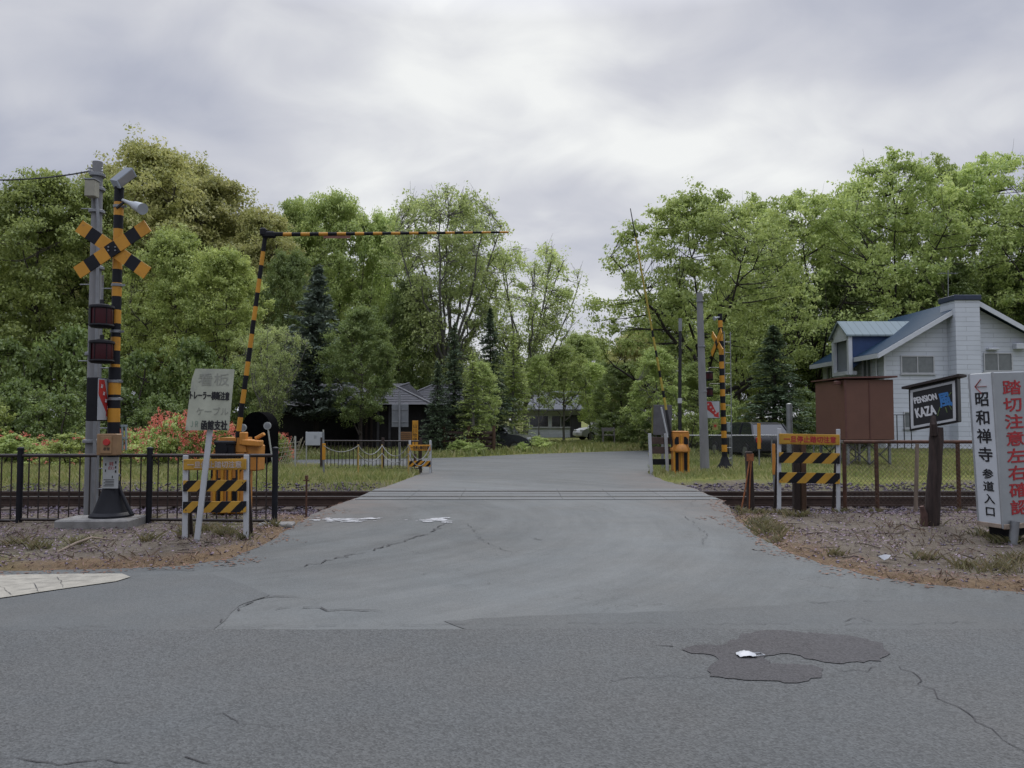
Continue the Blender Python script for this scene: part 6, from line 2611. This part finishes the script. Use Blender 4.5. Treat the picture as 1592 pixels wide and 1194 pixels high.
for i, (px, top, Y, hw, k, lb) in enumerate((
        (-40, 600, 27, 70, 'bushA', None), (30, 585, 29, 70, 'bushA_dark', None), (95, 610, 28, 60, 'bushA_dark', None), (150, 580, 31, 70, 'bushA_dark', None), (10, 520, 33, 75, 'bushA_dark', None), (110, 500, 34, 80, 'bushA_dark', None),
        (215, 540, 33, 70, 'bushA_dark', None), (300, 520, 34, 70, 'bushA_dark', None), (370, 560, 33, 60, 'bushA_dark', None), (250, 610, 31, 50, 'bushA_dark', None),
        (812, 686, 36, 15, 'bushB', None), (835, 676, 38, 28, 'bushB', None), (862, 688, 42, 20, 'bushB', None), (948, 668, 53, 30, 'bushA', None), (890, 684, 50, 14, 'bushB', None), (715, 682, 33.5, 30, 'bushB', None), (742, 686, 33.6, 22, 'bushB', None),
        (950, 640, 46, 40, 'bushA_dark', None), (990, 630, 44, 40, 'bushA_dark', None), (1030, 640, 38, 40, 'bushA_dark', None), (1075, 640, 35, 38, 'bushA', None), (1135, 605, 34, 34, 'bushB', 'light green shrub behind the striped signal ladder'),
        (1165, 640, 33, 30, 'bushA', None), (1250, 600, 36, 45, 'bushA_dark', None), (1110, 640, 36, 34, 'bushA_dark', None), (1205, 650, 33, 40, 'bushA_dark', None), (1330, 655, 36, 40, 'bushA_dark', None))):
    tree('shrub', lb or UL, k, px, top, Y, hw, None if lb else US, cat='shrub')

# azaleas in flower
fl = leaf_mat('azalea_flower', (.21, .055, .022), (.29, .095, .045), (.37, .165, .095), .3)
AZ = 'flowering azaleas beyond the railway'
for i, (px, top, Y, hw, fr, lb) in enumerate(((272, 640, 25, 50, .5, 'azalea covered with orange-red flowers between the signal and the leaning sign'), (330, 650, 25.5, 45, .6, 'flowering orange azalea half hidden behind the leaning sign'),
                                              (205, 665, 25.5, 32, .3, 'small azalea with scattered orange flowers behind the push button box'), (110, 672, 25, 60, .05, 'leafy azalea with few orange flowers beside the concrete pole'), (20, 670, 25.5, 60, .05, 'low leafy azalea with few flowers at the picture edge'),
                                              (432, 672, 27, 26, .35, 'azalea with sparse flowers behind the fence end'))):
    wm, cm, H, Rr = PROTO['bushA' if i % 2 else 'bushB']
    t = tree('azalea_shrub', lb, 'bushA' if i % 2 else 'bushB', px, top, Y, hw, AZ, cat='shrub')
    rg = np.random.default_rng(90 + i)
    n = int(420 * fr) + 8
    # flower trusses sit on the outside of the dome
    a = rg.uniform(0, 2 * math.pi, n)
    u = rg.uniform(.15, 1.0, n)
    V, F = [], []
    r = Rr * 1.0 * np.sqrt(1 - (u * .93) ** 2.2)
    c = np.stack([r * np.cos(a), r * np.sin(a), u * H * .98], -1) + rg.normal(0, .12, (n, 3))
    k = 12
    pos = np.repeat(c, k, 0) + rg.normal(0, .065, (n * k, 3))
    L_ = rg.uniform(.07, .13, n * k)
    V, F = leaves_np(pos, L_, L_ * .8, rg.normal(size=(n * k, 3)) + np.array([0, 0, .5]), rg)
    o = bpy.data.objects.new('blossom', np_mesh('blossom', V, F, fl))
    COL.objects.link(o)
    o.parent = t


# ------------------------------------------------------------------ ground cover
def scatter(n, x0, x1, y0, y1, seed, keep):
    rg = np.random.default_rng(seed)
    x, y = rg.uniform(x0, x1, n), rg.uniform(y0, y1, n)
    z, sd = ground_height(x, y)
    k = (sd > .03) & keep(x, y, sd, rg)
    return np.stack([x[k], y[k], z[k]], -1), rg


def blades(P3, rg, h0, h1, w, lean=.35):
    n = len(P3)
    a = rg.uniform(0, 2 * math.pi, n)
    h = rg.uniform(h0, h1, n)
    s = np.stack([np.cos(a), np.sin(a), np.zeros(n)], -1) * (w * rg.uniform(.6, 1.4, n))[:, None]
    ln = rg.normal(0, lean, (n, 3)) * h[:, None]
    ln[:, 2] = 0
    up = np.zeros((n, 3))
    up[:, 2] = h
    b = P3 - np.array([0, 0, .02])
    V = np.stack([b - s / 2, b + s / 2, b + s * .35 + up * .6 + ln * .4, b + up + ln, ], 1).reshape(-1, 3)
    F = np.arange(4 * n).reshape(-1, 4)
    return V, F


grass_m = leaf_mat('grass_blades', (.075, .105, .02), (.14, .16, .036), (.24, .22, .075), .35, k=1.6)
dry_m = leaf_mat('dry_grass_blades', (.12, .10, .045), (.20, .155, .075), (.27, .21, .11), .25, k=.85)
weed_m = leaf_mat('weed_blades', (.075, .085, .022), (.13, .125, .04), (.21, .17, .07), .35, k=1.2)
litter_m = leaf_mat('dry_leaf_litter', (.10, .07, .05), (.21, .155, .115), (.36, .31, .25), .1, k=.8)
needle_m = leaf_mat('orange_needles', (.13, .075, .032), (.23, .135, .06), (.32, .22, .105), .1, k=.75)


def stuff(name, V, F, m):
    o = bpy.data.objects.new(name, np_mesh(name, V, F, m))
    COL.objects.link(o)
    o['kind'] = 'stuff'
    return o


def inv(x, y, s=.5, seed=61):
    return vnoise(x, y, s, seed, 4)


P3, rg = scatter(150000, -22, -2.6, 18.1, 35, 1, lambda x, y, sd, rg: rg.uniform(0, 1, len(x)) < .15 + .85 * sstep(18.2, 19.8, y + (inv(x, y) - .5) * 2))
V1, F1 = blades(P3, rg, .05, .22, .024)
P4, rg = scatter(140000, 3.8, 27, 18.8, 38, 2, lambda x, y, sd, rg: rg.uniform(0, 1, len(x)) < .9 * sstep(18.9, 21.5, y + (inv(x, y) - .5) * 3))
V2, F2 = blades(P4, rg, .04, .18, .024)
P5, rg = scatter(30000, -14, 14, 31, 48, 3, lambda x, y, sd, rg: sd > .1)
V3, F3 = blades(P5, rg, .1, .35, .06)
stuff('grass', np.concatenate([V1, V2, V3]), np.concatenate([F1, F2 + len(V1), F3 + len(V1) + len(V2)]), grass_m)
# thin weeds and dry tufts on the bare verges
P3, rg = scatter(26000, -12, 13, 6.8, 13.2, 4, lambda x, y, sd, rg: (inv(x, y, .8, 71) > .60) & (rg.uniform(0, 1, len(x)) < .55))
V1, F1 = blades(P3, rg, .03, .12, .012, .7)
stuff('dry_grass', V1, F1, dry_m)
spots = [(1195, 832, .28), (1180, 815, .22), (1215, 800, .2), (20, 852, .22), (320, 828, .22), (345, 832, .12), (1550, 889, .32), (1500, 884, .14), (1440, 872, .12), (1585, 878, .3), (1300, 868, .1), (1270, 790, .12), (1205, 795, .15), (1172, 800, .3), (1186, 822, .3), (1200, 842, .2), (1165, 786, .2), (1240, 806, .2), (1150, 778, .12), (350, 836, .2), (300, 826, .2), (60, 858, .15), (288, 838, .12), (380, 842, .12), (232, 815, .1), (1212, 795, .12), (1308, 798, .12), (1447, 822, .15), (1363, 797, .12), (1490, 797, .12), (1565, 850, .2), (120, 850, .12), (225, 845, .12), (425, 822, .1), (1530, 838, .15)]
A = []
rg = np.random.default_rng(12)
for px, py, r in spots:
    g = G(px, py)
    n = int(620 * r)
    q = np.stack([g.x + rg.normal(0, r * .5, n), g.y + rg.normal(0, r * .35, n)], -1)
    z, sd = ground_height(q[:, 0], q[:, 1])
    A.append(np.stack([q[:, 0], q[:, 1], z], -1)[sd > .02])
A = np.concatenate(A)
V1, F1 = blades(A, rg, .04, .15, .018, .6)
stuff('weeds', V1, F1, weed_m)
# leaf litter and needles
P3, rg = scatter(60000, -13, 14, 6.8, 14.6, 5, lambda x, y, sd, rg: rg.uniform(0, 1, len(x)) < .25 + .8 * (inv(x, y, .7, 81) > .46))
L_ = rg.uniform(.018, .055, len(P3))
V1, F1 = leaves_np(P3 + np.array([0, 0, .012]) + np.abs(rg.normal(0, .008, (len(P3), 1))) * np.array([0, 0, 1]), L_, L_ * rg.uniform(.25, .8, len(P3)), rg.normal(0, .45, (len(P3), 3)) + np.array([0, 0, 1]), rg)
stuff('leaf_litter', V1, F1, litter_m)
P3, rg = scatter(60000, -10, 12, 6.8, 13.0, 6, lambda x, y, sd, rg: (sd < .15 + .75 * inv(x, y, .9, 91)) & (inv(x, y, .6, 95) > .42))
L_ = rg.uniform(.04, .10, len(P3))
V1, F1 = leaves_np(P3 + np.array([0, 0, .012]), L_, L_ * .12, rg.normal(0, .3, (len(P3), 3)) + np.array([0, 0, 1]), rg)
stuff('needle_litter', V1, F1, needle_m)
n_ = 60000
rg = np.random.default_rng(44)
x, y = rg.uniform(-9, 11, n_), rg.uniform(6.5, 15, n_)
z, sd = ground_height(x, y)
k = (sd < .04) & (sd > -.55 * inv(x, y, 1.3, 97) ** 2 * 1.6) & (rg.uniform(0, 1, n_) < .75)
P3 = np.stack([x[k], y[k], np.full(k.sum(), .008)], -1)
L_ = rg.uniform(.02, .08, len(P3))
V1, F1 = leaves_np(P3, L_, L_ * rg.uniform(.12, .6, len(P3)), rg.normal(0, .12, (len(P3), 3)) + np.array([0, 0, 1]), rg)
stuff('edge_litter', V1, F1, needle_m)
# twigs
acc = Acc()
P3, rg = scatter(900, -12, 13, 7.2, 14.2, 7, lambda x, y, sd, rg: sd > .2)
for p in P3:
    a = rg.uniform(0, 6.28)
    l = rg.uniform(.08, .35)
    d = np.array([math.cos(a), math.sin(a), rg.uniform(-.05, .2)]) * l
    acc.add(*tube_np(np.stack([p, p + d * .5 + rg.normal(0, .02, 3), p + d]) + np.array([0, 0, .015]), np.array([.006, .005, .003]) * rg.uniform(.6, 1.5), 4))
o = bpy.data.objects.new('twigs', acc.mesh('twigs', pm('twig_brown', (.10, .075, .06), .9, var=.4, scale=3)))
COL.objects.link(o)
o['kind'] = 'stuff'
b = G(88, 862)
o = MB().tube([b + Vector((0, 0, .02)), b + Vector((.08, .25, .09)), b + Vector((.13, .5, .12)), b + Vector((.26, .75, .05))], [.016, .016, .013, .008], 7).build('fallen_branch', pm('dry_branch', (.28, .22, .17), .85, var=.2))
tag(o, 'pale bent dry branch lying on the dirt near the concrete pad', 'branch')


# ballast stones
def stones(P3, rg, s0, s1):
    n = len(P3)
    base = np.array([(1, 0, 0), (-1, 0, 0), (0, 1, 0), (0, -1, 0), (0, 0, 1), (0, 0, -.5), ], float)
    s = rg.uniform(s0, s1, n)
    V = base[None] * (s[:, None, None] * rg.uniform(.6, 1.3, (n, 6, 1))) + rg.normal(0, .18, (n, 6, 3)) * s[:, None, None]
    a = rg.uniform(0, 6.28, n)
    c, sn = np.cos(a), np.sin(a)
    x = V[..., 0] * c[:, None] - V[..., 1] * sn[:, None]
    y = V[..., 0] * sn[:, None] + V[..., 1] * c[:, None]
    V = np.stack([x, y, V[..., 2] * .75], -1) + P3[:, None, :]
    f = np.array([(0, 2, 4), (2, 1, 4), (1, 3, 4), (3, 0, 4), (2, 0, 5), (1, 2, 5), (3, 1, 5), (0, 3, 5)])
    F = (np.arange(n)[:, None, None] * 6 + f[None]).reshape(-1, 3)
    return V.reshape(-1, 3), F


P3, rg = scatter(24000, -15, 15, 12.6, 18.9, 8, lambda x, y, sd, rg: (rg.uniform(0, 1, len(x)) < .9) & ((x < GAP_L - .1) | (x > GAP_R + .1)))
V1, F1 = stones(P3, rg, .025, .06)
ballast_m = leaf_mat('ballast_stone', (.03, .023, .02), (.075, .06, .052), (.15, .128, .112), 0.0, k=.75)
stuff('ballast', V1, F1, ballast_m)
P3, rg = scatter(5000, -12, 13, 7.0, 13, 9, lambda x, y, sd, rg: rg.uniform(0, 1, len(x)) < .8)
V1, F1 = stones(P3, rg, .008, .025)
stuff('pebbles', V1, F1, leaf_mat('pebble', (.10, .085, .075), (.2, .175, .155), (.34, .31, .28), 0.0, k=.75))
